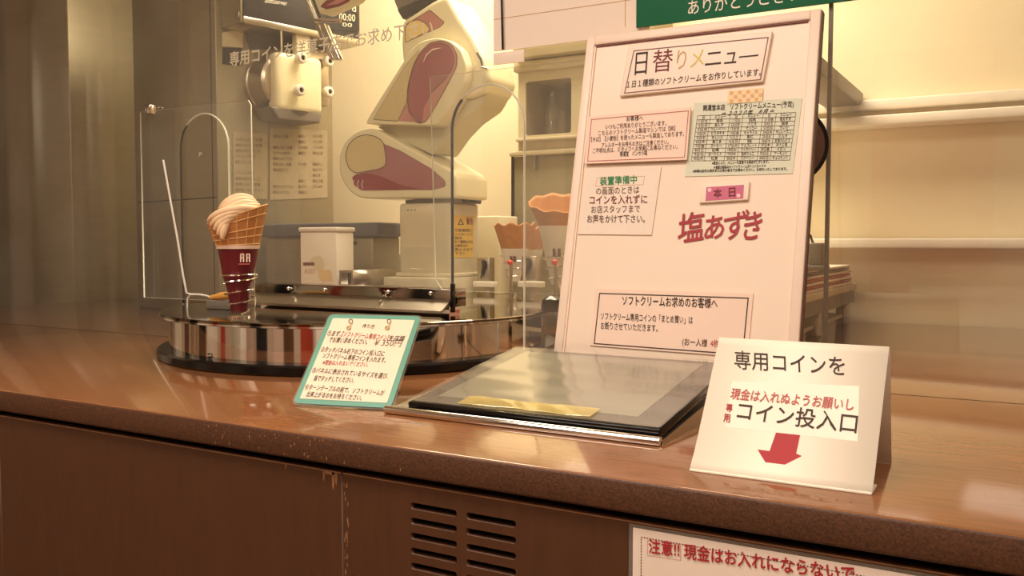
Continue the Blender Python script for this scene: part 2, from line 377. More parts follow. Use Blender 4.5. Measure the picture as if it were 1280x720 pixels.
# rail that carries the middle of the screen
rl = thing('glass_rail', 'polished metal rail with bolts under the glass between the arches', 'rail', (-1.39, GY, .948))
ra, rb = aty(318, 370, GY-.03).x, aty(563, 370, GY-.03).x
obj('rail_body', box((ra, GY-.028, .962), (rb, GY+.03, 1.0), .0015), 'rail_steel', rl)
obj('rail_lip', prism([Vector((ra-.01, GY-.026, .979)), Vector((ra-.01, GY-.064, .957)), Vector((ra-.01, GY-.064, .952)), Vector((ra-.01, GY-.026, .970))], Vector((rb-ra+.01, 0, 0))), 'steel', rl)
obj('rail_foot', box((ra+.01, GY-.02, .948), (rb-.01, GY+.02, .962)), 'mirror', rl)
obj('end_cap', box((rb, GY-.031, .952), (rb+.005, GY-.018, 1.012), .001), 'black_gloss', rl)
for x in (ra+.11, ra+.22, ra+.40, rb-.05):
    obj('bolt', lathe([(0, 0), (.004, 0), (.0045, .003), (.003, .006), (0, .0065)], (x, GY-.028, .99), 12, (0, -1, 0)), 'chrome', rl)
for x in (ra, ra+.13, ra+.38):
    obj('bolt', lathe([(0, 0), (.004, 0), (.0045, .003), (.003, .006), (0, .0065)], (x+.012, GY-.046, .9672), 12, (0, -.5, .87)), 'chrome', rl)
# ------------------------------------------------------------------ turntable
TC = (-1.338, 1.628)
tt = thing('turntable', 'round polished steel turntable drum on a black base ring', 'turntable', (TC[0], TC[1], T))
obj('base_ring', lathe([(0, 0), (.446, 0), (.450, .004), (.450, .017), (.446, .021), (0, .021)], (*TC, T), 96), 'black_gloss', tt)
obj('drum', lathe([(0, .021), (.424, .021), (.424, .088), (0, .088)], (*TC, T), 128), 'mirror', tt)
obj('plate', lathe([(0, .088), (.441, .088), (.443, .0895), (.443, .0965), (.441, .098), (0, .098)], (*TC, T), 128), 'disc', tt)
obj('rim_line', lathe([(.4425, .089), (.4446, .089), (.4446, .0925), (.4425, .0925)], (*TC, T), 128, caps=False), 'chrome', tt)
pb = atz(272, 447, .872); dv = Vector((pb.x-TC[0], pb.y-TC[1], 0)).normalized()
for k, ang in enumerate((0, 50, 100, -50)):
    d2 = Matrix.Rotation(math.radians(ang), 3, 'Z') @ dv
    obj('drum_screw', lathe([(0, 0), (.005, 0), (.006, .003), (.004, .007), (0, .008)], (TC[0]+d2.x*.423, TC[1]+d2.y*.423, .877), 12, d2), 'chrome', tt)
# ------------------------------------------------------------------ soft-serve cone on the turntable
def swirl_mesh(c, r0, h, turns=2.6, lean=(0, 0)):
    path = []; tp = []
    n = 90
    for i in range(n+1):
        t = i/n; a = t*turns*2*math.pi+2.2; r = r0*(1-t)**.8*.62
        path.append(Vector(c)+Vector((r*math.cos(a)+lean[0]*t, r*math.sin(a)+lean[1]*t, h*t*.86))); tp.append((1-.62*t))
    bm = bmesh.new()
    m = tube(path, r0*.47, 14, taper=tp)
    # ridges
    bm.from_mesh(m)
    return mesh_from_bm('swirl', bm, True)
def cone_sleeve(rb, rt, z0, z1): return [(rb, z0), (rt, z1)]
CB = atz(299, 397, .948); CB.z = .948
def px_w(n, p): return n*(p-CAM).dot(FWD)/FOC
S1 = px_w(1, CB)                                # metres per photo pixel at the cone
def zc(y): return .948+(397-y)*S1*1.0
cn = thing('soft_serve_cone', 'soft serve in a waffle cone with dark red paper sleeve on the turntable', 'ice cream cone', (CB.x, CB.y, .948))
cx, cyy = CB.x, CB.y
TL_ = .012                                      # the whole cone leans a little
def cpt(y): return Vector((cx+(397-y)/150*TL_*.5, cyy, zc(y)))
prof = lambda y: {397: 9, 385: 10, 350: 17, 308: 25, 300: 26}.get(y)
obj('sleeve', lathe([(10*S1, zc(388)-.948), (14.5*S1, zc(360)-.948), (19*S1, zc(345)-.948), (24.5*S1, zc(310)-.948), (25.5*S1, zc(306)-.948), (24.5*S1, zc(306)-.948), (0, zc(330)-.948)], (cx, cyy, .948), 40, caps=False), 'sleeve', cn)
obj('sleeve_tip', lathe([(0, zc(392)-.948), (9*S1, zc(391.5)-.948), (14.2*S1, zc(361)-.948)], (cx, cyy, .948), 32), 'wall_brown', cn)
obj('sleeve_band', lathe([(25.7*S1, zc(311)-.948), (26.6*S1, zc(306.5)-.948)], (cx, cyy, .948), 40, caps=False), 'paper_pink', cn)
# waffle bowl with an open, tilted rim
def waffle(cx, cy, z0, z1, r0, r1, tilt, parent, wave=.0, phase=.9, wmat='waffle', n=48, flare=1.0, grid=True):
    bm = bmesh.new(); rows = 10; R = []
    for j in range(rows+1):
        t = j/rows; ring = []
        for i in range(n):
            a = 2*math.pi*i/n; top = z1+tilt*math.cos(a-phase)+wave*math.sin(9*a)
            r = r0+(r1-r0)*t**flare; ring.append(bm.verts.new((cx+r*math.cos(a), cy+r*math.sin(a), z0+(top-z0)*t)))
        R.append(ring)
    for j in range(rows):
        for i in range(n): bm.faces.new((R[j][i], R[j][(i+1) % n], R[j+1][(i+1) % n], R[j+1][i]))
    bm2 = bm.copy()
    me = mesh_from_bm('waffle', bm, True)
    o = obj('waffle_cone', me, wmat, parent); md = o.modifiers.new('solid', 'SOLIDIFY'); md.thickness = .0035; md.offset = -1
    if grid:
        parts = []
        for j in (1, 3, 5, 8, 10):
            parts.append(tube([R2.co.copy() for R2 in [v for v in list(bm2.verts)[j*n:(j+1)*n]]], .0013, 5, closed=True))
        vs = list(bm2.verts)
        for i in range(0, n, 3): parts.append(tube([vs[j*n+i].co.copy() for j in range(rows+1)], .0011, 5))
        obj('waffle_ribs', join(parts), 'waffle_rib', o)
    bm2.free(); return o
waffle(cx, cyy, zc(310), zc(268), 25*S1, 36*S1, .020, cn)
obj('cream_fill', lathe([(0, zc(292)-.948), (28*S1, zc(290)-.948), (31*S1, zc(281)-.948), (24*S1, zc(272)-.948), (0, zc(268)-.948)], (cx-.002, cyy-.001, .948), 40), 'cream_swirl', cn)
# fluted cream strands laid over the fill
def strand(pts, r, tp=None): return tube(pts, r, 10, taper=tp)
ex_, ey_ = RGT.copy(), Vector((FWD.x, FWD.y, 0)).normalized()
def cl(u, v, d): return Vector((cx, cyy, 0))+ex_*(u-299)*S1-ey_*d+Vector((0, 0, zc(v)))
def bez(a, b, c, n=10): return [a*(1-t)**2+b*2*t*(1-t)+c*t*t for t in [k/n for k in range(n+1)]]
def onsurf(u, v, R, vc, extra):
    """point at photo offset (u, v) on a ball (vc given) or a vertical cylinder of radius R pixels round the cone axis"""
    q = R*R-(u-(303 if vc else 299))**2-((v-vc)**2 if vc else 0); return cl(u, v, (math.sqrt(max(q, 4)))*S1+extra)
for k in range(5):      # lower tier: strands sweeping from upper right, over the rim, to lower left
    u0, v0, u1, v1 = 331-8*k, 262+3.2*k, 270+5.2*k, 274+5.6*k
    P_ = []
    for i in range(13):
        t = i/12; u = u0+(u1-u0)*t; v = v0+(v1-v0)*t-5*math.sin(math.pi*t)+2.5*t*t; P_.append(onsurf(u, v, 33+1.5*t, 0, .0035-.010*(1-t)**2))
    obj('cream_strand', tube(P_, .0072, 9, taper=[.6, .8, .95]+[1.05]*7+[.95, .8, .5]), 'cream_swirl', cn)
for k in range(6):      # upper dome: diagonal flutes
    u0, v0, u1, v1 = 320+2.3*k-(k > 4)*3, 249+2.7*k, 278+3.1*k, 266+2.7*k
    P_ = []
    for i in range(13):
        t = i/12; u = u0+(u1-u0)*t; v = v0+(v1-v0)*t-(9-1.5*k)*math.sin(math.pi*t); P_.append(onsurf(u, v, 24.5, 269, .0012))
    obj('cream_strand', tube(P_, .0066, 9, taper=[.5, .8, .95]+[1.05]*7+[.95, .8, .6]), 'cream_swirl', cn)
obj('cream_dome', lathe([(0, 0), (21*S1, .001), (23*S1, 8*S1), (20.5*S1, 16*S1), (12*S1, 21*S1), (0, 23*S1)], tuple(cl(303, 271, -.002)), 32), 'cream_swirl', cn)
CN = Sheet((cx, cyy-.0, 1.0), RGT, (0, 0, 1)); CN.o = Vector((cx, cyy, 1))-ey_*(26*S1)
for dx in (0, 7.5):
    for (x0, x1, y0, y1) in ((300.5, 301.8, 317, 327.5), (304, 305.3, 317, 327.5), (300.5, 305.3, 317, 318.2), (300.5, 305.3, 321.6, 322.8)):
        CN.poly(cn, [(x0+dx, y0), (x1+dx, y0), (x1+dx, y1), (x0+dx, y1)], 'paper_pink', lift=-.0025, thick=.0022, name='sleeve_logo')
CN.poly(cn, [(299, 329.4), (312.5, 329.4), (312.5, 330.6), (299, 330.6)], 'ink_rose', lift=-.0035, thick=.0022, name='sleeve_logo')
# chrome coil holder
ho = thing('coil_holder', 'chrome wire coil holding the dark red soft serve cone', 'cone holder', (cx, cyy, .948))
path = []
for i in range(161):
    t = i/160; yy = 391-58*min(1, t*1.0) if t < .8 else 391-58*.8-(t-.8)*10
    r = (10.2+(391-yy)*.245)*S1+.0016; a = t*4.2*2*math.pi-.6
    path.append(Vector((cx+r*math.cos(a), cyy+r*math.sin(a), zc(yy))))
obj('coil', tube(path, .0016, 6), 'chrome', ho)
rp = Vector((cx, cyy, 0))+ex_*(19.5*S1)
obj('post', tube([Vector((rp.x, rp.y, .948)), Vector((rp.x, rp.y, zc(331)))], .0018, 8), 'chrome', ho)
obj('foot', lathe([(0, 0), (13*S1, 0), (13*S1, .003), (0, .004)], (cx, cyy, .948), 24), 'chrome', ho)
# sensor plug with a white cable, left of the cone
sp_ = aty(281, 369, 1.50)
sn = thing('sensor_plug', 'orange sensor plug with a white cable left of the soft serve cone', 'sensor', (sp_.x, sp_.y, .948))
a, b = aty(264, 372, 1.42), aty(294, 368, 1.40)
obj('plug_body', tube([a, a.lerp(b, .15), a.lerp(b, .3), a.lerp(b, .35), b], .0065, 10, taper=[.8, 1, 1, 1.35, 1.3]), 'orange', sn)
obj('bracket', box((min(a.x, b.x)+.012, 1.395, .9485), (max(a.x, b.x)-.012, 1.425, a.z-.004), .001), 'grey_plastic', sn)
obj('cable', tube([aty(204, 200, 1.40), aty(212, 245, 1.40), aty(222, 300, 1.40), aty(229, 345, 1.40), aty(233, 366, 1.40), aty(238, 368, 1.41), aty(248, 368, 1.42), aty(258, 369.5, 1.42), a], .0022, 6), 'wire_white', sn)
obj('cable_drop', tube([aty(238, 368, 1.41), aty(234.5, 373, 1.41), aty(234, 383, 1.41), aty(234, 391, 1.41)], .0022, 6), 'wire_white', sn)
# ------------------------------------------------------------------ touch panel on its tray
th8 = math.radians(8)
PX0, PX1, PY0 = -.770, -.387, 1.033
pn = thing('touch_panel', 'black framed touch panel lying tilted on the counter in clear wrap', 'touch panel', ((PX0+PX1)/2, PY0+.15, T))
mt = frame((PX0, PY0, .869), (1, 0, 0), (0, math.cos(th8), math.sin(th8)), (0, -math.sin(th8), math.cos(th8)))
PWd, PDp = PX1-PX0, .318
obj('housing', box((0, 0, -.012), (PWd, PDp, 0), .002, mt), 'black_gloss', pn)
obj('bezel_face', box((.004, .004, 0), (PWd-.004, PDp-.004, .0008), 0, mt), 'bezel', pn)
obj('screen', box((.030, .034, .0008), (PWd-.042, PDp-.02, .0016), 0, mt), 'screen', pn)
def wavy(nx, ny, fx, fy, z0, amp, seedv):
    rnd = random.Random(seedv); bm = bmesh.new(); ph = [rnd.random()*6 for _ in range(6)]
    V = [[bm.verts.new((fx(i/nx), fy(j/ny), z0+amp*(math.sin(9*i/nx+ph[0]+3*j/ny)*.5+math.sin(23*i/nx*(1+.3*j/ny)+ph[1])*.3+.3*math.sin(31*j/ny+ph[2])))) for i in range(nx+1)] for j in range(ny+1)]
    for j in range(ny):
        for i in range(nx): bm.faces.new((V[j][i], V[j][i+1], V[j+1][i+1], V[j+1][i]))
    return bm
bm = wavy(60, 40, lambda u: -.001+u*(PWd+.002), lambda v: -.001+v*(PDp+.002), .0034, .0009, 3); bm.transform(mt)
obj('clear_wrap', mesh_from_bm('w', bm, True), 'film', pn, 'crinkled clear plastic wrap')
PS = Sheet(mt.translation, (1, 0, 0), (0, math.cos(th8), math.sin(th8)))
q0, q1 = PS.px(577, 505), PS.px(741, 524); q2 = PS.px(590, 492)
lo = mt.inverted() @ q0; hi = mt.inverted() @ q1; bk = mt.inverted() @ q2
bm = wavy(40, 10, lambda u: lo.x+u*(hi.x-lo.x), lambda v: .004+v*.034, .0058, .0012, 5); bm.transform(mt)
obj('yellow_tape', mesh_from_bm('w', bm, True), 'yellow_film', pn, 'crumpled yellow tape strip')
tr = thing('panel_tray', 'brushed steel wedge tray under the black touch panel', 'tray', (-.598, 1.2, T))
tx0, tx1, ty0, ty1 = -.803, -.383, 1.026, 1.36
zf, zk = .8565, .8565+(ty1-ty0)*math.tan(th8)-.006
bm = bmesh.new(); vs = [bm.verts.new(p) for p in ((tx0, ty0, T), (tx0, ty1, T), (tx0, ty1, zk-.006), (tx0, ty0, zf-.001))]
f = bm.faces.new(vs); r = bmesh.ops.extrude_face_region(bm, geom=[f]); bmesh.ops.translate(bm, verts=[g for g in r['geom'] if isinstance(g, bmesh.types.BMVert)], vec=(tx1-tx0, 0, 0))
obj('wedge', mesh_from_bm('w', bm), 'steel', tr)
obj('front_lip', tube([Vector((tx0, ty0-.001, T+.0062)), Vector((tx1, ty0-.001, T+.0062))], .0062, 12), 'chrome', tr)
# ------------------------------------------------------------------ teal instruction card
rot, cw, chh, lean = math.radians(14.9), .160, .178, math.radians(45.3)
ca = Vector((math.cos(rot), math.sin(rot), 0)); cb = Vector((-math.sin(rot), math.cos(rot), 0)); cu_ = cb*math.sin(lean)+Vector((0, 0, math.cos(lean)))
CO = Vector((-.964, 1.004, T+.0035)); CS = Sheet(CO, ca, cu_)
cdt = thing('instruction_card', 'teal bordered laminated instruction card leaning in front of the turntable', 'card', (CO+ca*.08)[:2]+(T,) if False else tuple((CO+ca*.08+cb*.06).xy)+(T,))
def cpoly(r0, inset, lift, thick, rad): return prism([CS.loc(x, y, lift) for x, y in rounded([(inset, inset), (cw-inset, inset), (cw-inset, chh-inset), (inset, chh-inset)], rad, 5)], CS.n*thick)
obj('laminate', cpoly(0, -.003, -.0008, .0010, .012), 'film', cdt)
obj('border', cpoly(0, 0, .0003, .0008, .010), 'teal', cdt)
obj('sheet', cpoly(0, .0085, .0011, .0006, .002), 'card_inner', cdt)
L = .0022
def ctext(s, x0, y0, x1, y1, h, mat='ink', b=.006, sk=3): CS.text(cdt, s, (x0, y0), (x1, y1), h*.82, mat, L, b*.4, skew=sk*h/8)
ctext('作り方', 452, 410, 467, 411, 6); 
ctext('①まず、', 408, 420, 425, 421, 8, 'ink', .012); ctext('【ソフトクリーム専用コイン】', 426, 421, 484, 426, 8, 'ink_red'); ctext('を店頭', 485, 426, 504, 427, 8)
ctext('でお買い求めください。', 410, 428, 458, 431, 8); ctext('¥ 350円', 466, 433, 500, 434, 11, 'ink_soft', 0)
ctext('②タッチパネル右下のコイン投入口に', 400, 440, 479, 446, 8); ctext('ソフトクリーム専用コインを入れます。', 402, 448, 481, 454, 8)
ctext('※現金は入れないでください。', 402, 456, 459, 459, 7, 'ink_red')
ctext('③パネルに表示されているサイズを選び、', 389, 466, 484, 474, 8); ctext('指でタッチしてください。', 391, 476, 441, 479, 8)
ctext('④ターンテーブルの前で、ソフトクリームが', 380, 487, 479, 495, 8); ctext('出来上がるのをお待ちください。', 382, 496, 451, 501, 8)
for px_, sg in ((436, 1), (484, -1)):
    for s_ in ((0, 412, 2.2), (4, 404, 3.2)):
        CS.text(cdt, 'o', (px_-3+s_[0]*.6, s_[1]+1), (px_+3+s_[0]*.6, s_[1]+1), s_[2]+3.5, 'ink_soft', L, .0, name='cone_icon')
    CS.poly(cdt, [(px_-3, 412), (px_+1, 412.5), (px_+5, 404), (px_+3.4, 404)], 'ink_tan', L, .0002, 'cone_icon')
obj('stand_leg', prism([CS.loc(.055, .11, -.001), CS.loc(.105, .11, -.001), Vector((*(CO+ca*.112+cb*.15).xy, T+.0005)), Vector((*(CO+ca*.048+cb*.15).xy, T+.0005))], -CS.n*.001), 'dark_plastic', cdt)
obj('foot_strip', prism([CS.loc(.035, -.002, -.001), CS.loc(.155, -.002, -.001), CS.loc(.155, .012, -.004), CS.loc(.035, .012, -.004)], Vector((0, .002, 0))), 'dark_plastic', cdt)
# ------------------------------------------------------------------ menu board
tb = math.radians(13); B0 = Vector((-.712, 1.368, T+.004)); BS = Sheet(B0, (1, 0, 0), (0, math.sin(tb), math.cos(tb)))
BW, BH = .413, .634
bd = thing('menu_board', 'white framed menu board leaning back behind the touch panel', 'menu board', (-.52, 1.44, T))
mb = frame(B0, BS.ex, BS.ey, BS.n)
obj('backing', box((.006, .006, -.014), (BW-.006, BH-.006, -.003), 0, mb), 'board_white', bd)
FWid = .0165
for lo_, hi_ in (((0, 0, -.016), (FWid, BH, .003)), ((BW-FWid, 0, -.016), (BW, BH, .003)), ((FWid, 0, -.016), (BW-FWid, FWid, .003)), ((FWid, BH-FWid, -.016), (BW-FWid, BH, .003))):
    o = obj('frame_bar', box(lo_, hi_, .002, mb), 'frame_white', bd)
ins = .0025
for lo_, hi_ in (((FWid, FWid, -.003), (FWid+ins, BH-FWid, .0005)), ((BW-FWid-ins, FWid, -.003), (BW-FWid, BH-FWid, .0005)), ((FWid, BH-FWid-ins, -.003), (BW-FWid, BH-FWid, .0005))):
    obj('inner_bead', box(lo_, hi_, 0, mb), 'brown_line', bd) if lo_[1] > .5 else obj('inner_bead', box(lo_, hi_, 0, mb), 'frame_white', bd)
obj('side_edge', box((BW, .002, -.016), (BW+.002, BH-.002, -.002), 0, mb), 'wall_brown', bd)
legm = frame(B0, (1, 0, 0), (0, 0, 1), (0, -1, 0))
zt_ = T+.45*math.cos(tb); yt_ = 1.368+.45*math.sin(tb)+.018
obj('easel_leg', prism([Vector((-.54, yt_, zt_)), Vector((-.50, yt_, zt_)), Vector((-.50, yt_+.05, T)), Vector((-.54, yt_+.05, T))], Vector((0, .008, 0))), 'board_white', bd)
# red handwriting and rubbed marks are on the board itself
def bt(par, s, x0, y0, x1, y1, h, mat='ink', b=0.0, sk=0, lift=-.0012): return BS.text(par, s, (x0, y0), (x1, y1), h, mat, lift, b, skew=sk)
bt(bd, '塩', 847, 304, 879, 299, 36, 'marker_red', .012, 2); bt(bd, 'あ', 880, 300, 904, 297, 29, 'marker_red', .012, 2)
bt(bd, 'ず', 903, 301, 934, 296, 34, 'marker_red', .012, 3); bt(bd, 'き', 928, 301, 950, 297, 34, 'marker_red', .012, 4)
def bthing(name, label, cat, pts, mat, thick=.004, lift=-.0028, bev=0, r=0):
    c = BS.px(sum(p[0] for p in pts)/len(pts), max(p[1] for p in pts), lift)
    t = thing(name, label, cat, c); BS.poly(t, rounded(pts, r) if r else pts, mat, lift, thick, 'sheet', bev)
    return t, lift+thick+.0006
# header
hd, l = bthing('header_plate', 'raised header plate with large title lettering at the board top', 'sign', [(776, 122), (955, 104), (967, 41), (788, 58)], 'frame_white', .007, bev=.002)
BS.border(hd, [(780, 117), (951, 100), (961, 46), (792, 63)], 1.2, 'brown_line', l-.0002)
for s, x0, x1, yb, h, m_ in (('日', 793, 808, 94, 28, 'ink'), ('替', 815, 840, 91, 28, 'ink_maroon'), ('り', 845, 857, 87, 24, 'ink_tan'), ('メ', 862, 879, 85, 22, 'ink_yellow'), ('ニ', 881, 901, 82, 16, 'ink'), ('ュ', 905, 920, 80, 14, 'ink'), ('ー', 923, 947, 73, 4, 'ink')):
    bt(hd, s, x0, yb, x1, yb-(x1-x0)*.1, h, m_, .0, 2, l)
bt(hd, '１日１種類のソフトクリームをお作りしています。', 783, 110.5, 951, 95, 8.5, 'ink', .005, 1, l)
# allergy notice
al, l = bthing('allergy_notice', 'pink bordered notice card with small centred text below the header', 'notice', [(731, 205), (859, 200), (864, 134), (736, 146)], 'paper_pink', .0022, .0033)
BS.border(al, [(734, 202), (856, 197), (861, 138), (739, 149)], .9, 'ink_rose', l-.0002)
for s, x0, x1, y in (('お客様へ', 783, 804, 152), ('いつもご利用ありがとうございます。', 757, 833, 162), ('こちらのソフトクリーム製造マシンでは【卵】', 748, 844, 170), ('【そば】【小麦粉】を使ったメニューも製造しております。', 739, 855, 178), ('アレルギーをお持ちの方はご注意ください。', 752, 836, 185), ('ご不明な点は、スタッフへお気軽にお尋ねください。', 741, 847, 192), ('開運堂　パンセ小路', 775, 809, 196)):
    sl = -.065 if y < 180 else -.05
    bt(al, s, x0, y, x1, y+sl*(x1-x0), 6.0, 'ink_soft' if y not in (152, 196) else 'ink', .003, 0, l)
# preparing note
pr, l = bthing('preparing_note', 'white note with green heading and red middle line on the board', 'notice', [(723, 293), (815, 294), (827, 209), (735, 211)], 'paper', .0025)
BS.border(pr, [(744, 233), (804, 231), (806, 220), (746, 222)], .5, 'ink_tan', l-.0002)
bt(pr, '装置準備中', 750, 232, 796, 230, 10, 'ink_green', .014, 0, l); bt(pr, 'の画面のときは', 745, 244, 799, 242, 9, 'ink_soft', .003, 0, l)
bt(pr, 'コインを入れずに', 737, 256, 809, 255, 10.5, 'ink_maroon', .014, 0, l); bt(pr, 'お店スタッフまで', 739, 267, 800, 266, 9, 'ink_soft', .003, 0, l)
bt(pr, 'お声をかけて下さい。', 734, 279, 806, 279, 9.5, 'ink_soft', .012, 0, l)
# monthly schedule
sc, l = bthing('monthly_schedule', 'pale monthly flavour schedule sheet with a printed table', 'schedule', [(856, 221), (991, 217), (1003, 123), (868, 129)], 'paper_green', .0012)
bt(sc, '開運堂本店　ソフトクリームメニュー(予定)', 879, 139, 992, 134, 7, 'ink', .012, 0, l); bt(sc, '＝ ２０２０年　８月 ＝', 901, 145.5, 966, 142, 6, 'ink', .012, 3, l)
TLc, TRc, BRc, BLc = (872, 144.5), (995, 140.5), (987, 200), (864, 201)
def tq(u, v):
    a_ = (TLc[0]+(TRc[0]-TLc[0])*u, TLc[1]+(TRc[1]-TLc[1])*u); b_ = (BLc[0]+(BRc[0]-BLc[0])*u, BLc[1]+(BRc[1]-BLc[1])*u)
    return (a_[0]+(b_[0]-a_[0])*v, a_[1]+(b_[1]-a_[1])*v)
lines = []
bm = bmesh.new()
for k in range(12):
    a_, b_ = tq(0, k/11), tq(1, k/11); P_ = [BS.px(a_[0], a_[1]-.25, l), BS.px(b_[0], b_[1]-.25, l), BS.px(b_[0], b_[1]+.25, l), BS.px(a_[0], a_[1]+.25, l)]; bm.faces.new([bm.verts.new(p) for p in P_])
for u in (0, .13, .333, .463, .667, .80, 1):
    a_, b_ = tq(u, 0), tq(u, 1); P_ = [BS.px(a_[0]-.25, a_[1], l), BS.px(a_[0]+.25, a_[1], l), BS.px(b_[0]+.25, b_[1], l), BS.px(b_[0]-.25, b_[1], l)]; bm.faces.new([bm.verts.new(p) for p in P_])
obj('table_lines', mesh_from_bm('t', bm), 'ink_soft', sc)
FL = [['ミニトマト', '抹茶', 'あんず', 'ブルーベリー', 'ピスタチオ', 'オレンジ', '黒ごま', 'コーヒー', '巨峰', 'ヨーグルト', '紅茶'], ['メニュー', '白桃', 'バニラ', 'マンゴー', 'キャラメル', '杏仁', '桃', 'チョコレート', 'ストロベリー', '信州りんご', 'ラズベリー'], ['メニュー', '塩あずき', '珈琲', 'すいか', 'ラムレーズン', 'ミルク', '甘酒カルピス', 'ほうじ茶', 'メロン', 'アーモンド', 'チョコミント']]
WD = '土日月火水木金'
for c_ in range(3):
    for r_ in range(11):
        v = (r_+.84)/11; u0 = c_/3
        s1 = '日' if r_ == 0 else '%d日%s' % (c_*10+r_, WD[(c_*10+r_-1) % 7])
        a_, b_ = tq(u0+(.055 if r_ == 0 else .025), v), tq(u0+(.075 if r_ == 0 else .115), v); bt(sc, s1, *a_, *b_, 4.2, 'ink_soft', .003, 0, l)
        s2 = 'メニュー' if r_ == 0 else FL[c_][r_]; hw = min(.085, .011*len(s2)+.012)
        a_, b_ = tq(u0+.235-hw, v), tq(u0+.235+hw, v); bt(sc, s2, *a_, *b_, 4.2, 'ink', .005, 0, l)
bt(sc, '※都合により、メニューを変更する場合がございます。', 890, 206, 961, 204, 3.6, 'ink', .02, 0, l); bt(sc, '＊毎度お馴染みのソフトクリームポイントカード＊', 892, 211.5, 957, 209.5, 4, 'ink', .02, 0, l)
bt(sc, '※詳細は店内の掲示または係の者までお尋ねください。お待ちいたしております。', 866, 216, 984, 213, 3.6, 'ink', .02, 0, l)
tp, l2 = bthing('masking_tape', 'checked yellow masking tape holding the schedule sheet', 'tape', [(909, 130), (953, 127), (954, 110), (911, 114)], 'tape_yellow', .0006, -.0010)
for i in range(8):
    for j in range(3):
        if (i+j) % 2 == 0:
            x, y = 912+i*5.2, 114.5+j*5-i*.4; BS.poly(tp, [(x, y+4), (x+4.4, y+3.7), (x+4.7, y-.3), (x+.3, y)], 'tape_dot', l2-.0003, .0001, 'check')
# today magnet
td, l = bthing('today_magnet', 'clear plate with pink strip above the red handwriting', 'magnet', [(875, 255), (936, 251), (938, 228), (878, 233)], 'frame_white', .006, bev=.0015)
BS.poly(td, [(882, 251), (929, 248), (930, 231), (883, 234)], 'magenta', l-.0004, .0004, 'strip')
bt(td, '本', 892, 247, 902, 246.5, 11, 'ink_maroon', .02, 0, l+.0006); bt(td, '日', 911, 246, 919, 245.5, 11, 'ink_maroon', .02, 0, l+.0006)
for x, y in ((887, 237.5), (923, 244.5)): BS.poly(td, [(x+2.6*math.cos(k*.785), y+2.6*math.sin(k*.785)) for k in range(8)], 'pink_dot', l+.0002, .0002, 'dot')
# purchase notice
pu, l = bthing('purchase_notice', 'black bordered notice at the foot of the menu board', 'notice', [(738, 432), (935, 447), (942, 367), (745, 361)], 'paper_pink', .0025)
BS.border(pu, [(742, 430), (929, 444), (936, 372), (749, 366)], 1.4, 'ink', l-.0002)
bt(pu, 'ソフトクリームお求めのお客様へ', 778, 382, 897, 386, 11.5, 'ink', .016, 0, l); bt(pu, 'ソフトクリーム専用コインの「まとめ買い」は', 751, 400, 866, 405.5, 9, 'ink', .005, 0, l)
bt(pu, 'お断りさせていただきます。', 751, 412, 822, 415.5, 9, 'ink', .005, 0, l); bt(pu, '(お一人様', 853, 432, 884, 434, 9, 'ink_soft', .014, 0, l); bt(pu, '4枚まで', 888, 434, 912, 435.5, 9, 'ink_rose', .014, 0, l)
# ------------------------------------------------------------------ coin slot sign (folded paper)
XA, XB = -.314, -.128
prof_ = [(.930, T+.0006), (.937, .8585), (.946, .868), (.957, .882)]
n_ = 12; top = (1.0335, .986)
fold = prof_ + [(.957+(top[0]-.957)*k/n_, .882+(top[1]-.882)*k/n_) for k in range(1, n_+1)]
back = [top, (top[0]+.012, .97), (top[0]+.04, T+.0006)]
cs = thing('coin_slot_sign', 'white folded paper sign with red arrow standing on the counter edge', 'sign', ((XA+XB)/2, .99, T))
def ribbon(pr_, x0, x1, t=.0012):
    bm = bmesh.new(); a = [[bm.verts.new((x, y, z)) for y, z in pr_] for x in (x0, x1)]
    for i in range(len(pr_)-1): bm.faces.new((a[0][i], a[0][i+1], a[1][i+1], a[1][i]))
    return mesh_from_bm('ribbon', bm, True)
o = obj('front_sheet', ribbon(fold, XA, XB), 'paper_white', cs); md = o.modifiers.new('solid', 'SOLIDIFY'); md.thickness = .0012
o = obj('back_sheet', ribbon(back, XA, XB), 'paper_white', cs); md = o.modifiers.new('solid', 'SOLIDIFY'); md.thickness = .0012
obj('base_board', box((XA, .929, T), (XB, .965, T+.003), .001), 'paper_white', cs)
up_ = Vector((0, top[0]-.957, .986-.882)).normalized(); KS = Sheet((0, .957, .882), (1, 0, 0), up_)
KS.text(cs, '専用コインを', (918, 462), (1057, 471), 22, 'ink', .0018, .004)
KS.poly(cs, [(907, 534), (1072, 552), (1074, 483), (915, 477)], 'paper_white', .0008, .0006, 'pasted_strip')
KS.text(cs, '現金は入れぬようお願いし', (912, 499), (1066, 514), 13, 'ink_rose', .0022, .012, 3)
KS.text(cs, '専', (907, 514), (915, 515), 10, 'ink_red', .0022, .015, 1); KS.text(cs, '用', (904, 527), (912, 528), 10, 'ink_red', .0022, .015, 1)
KS.text(cs, 'コイン投入口', (920, 525), (1070, 543), 22, 'ink', .0022, .006, 4)
KS.poly(cs, [(970, 541), (1000, 544), (995, 567), (1002, 570), (964, 590), (947, 562), (962, 564)], 'ink_red', .0016, .0005, 'arrow')
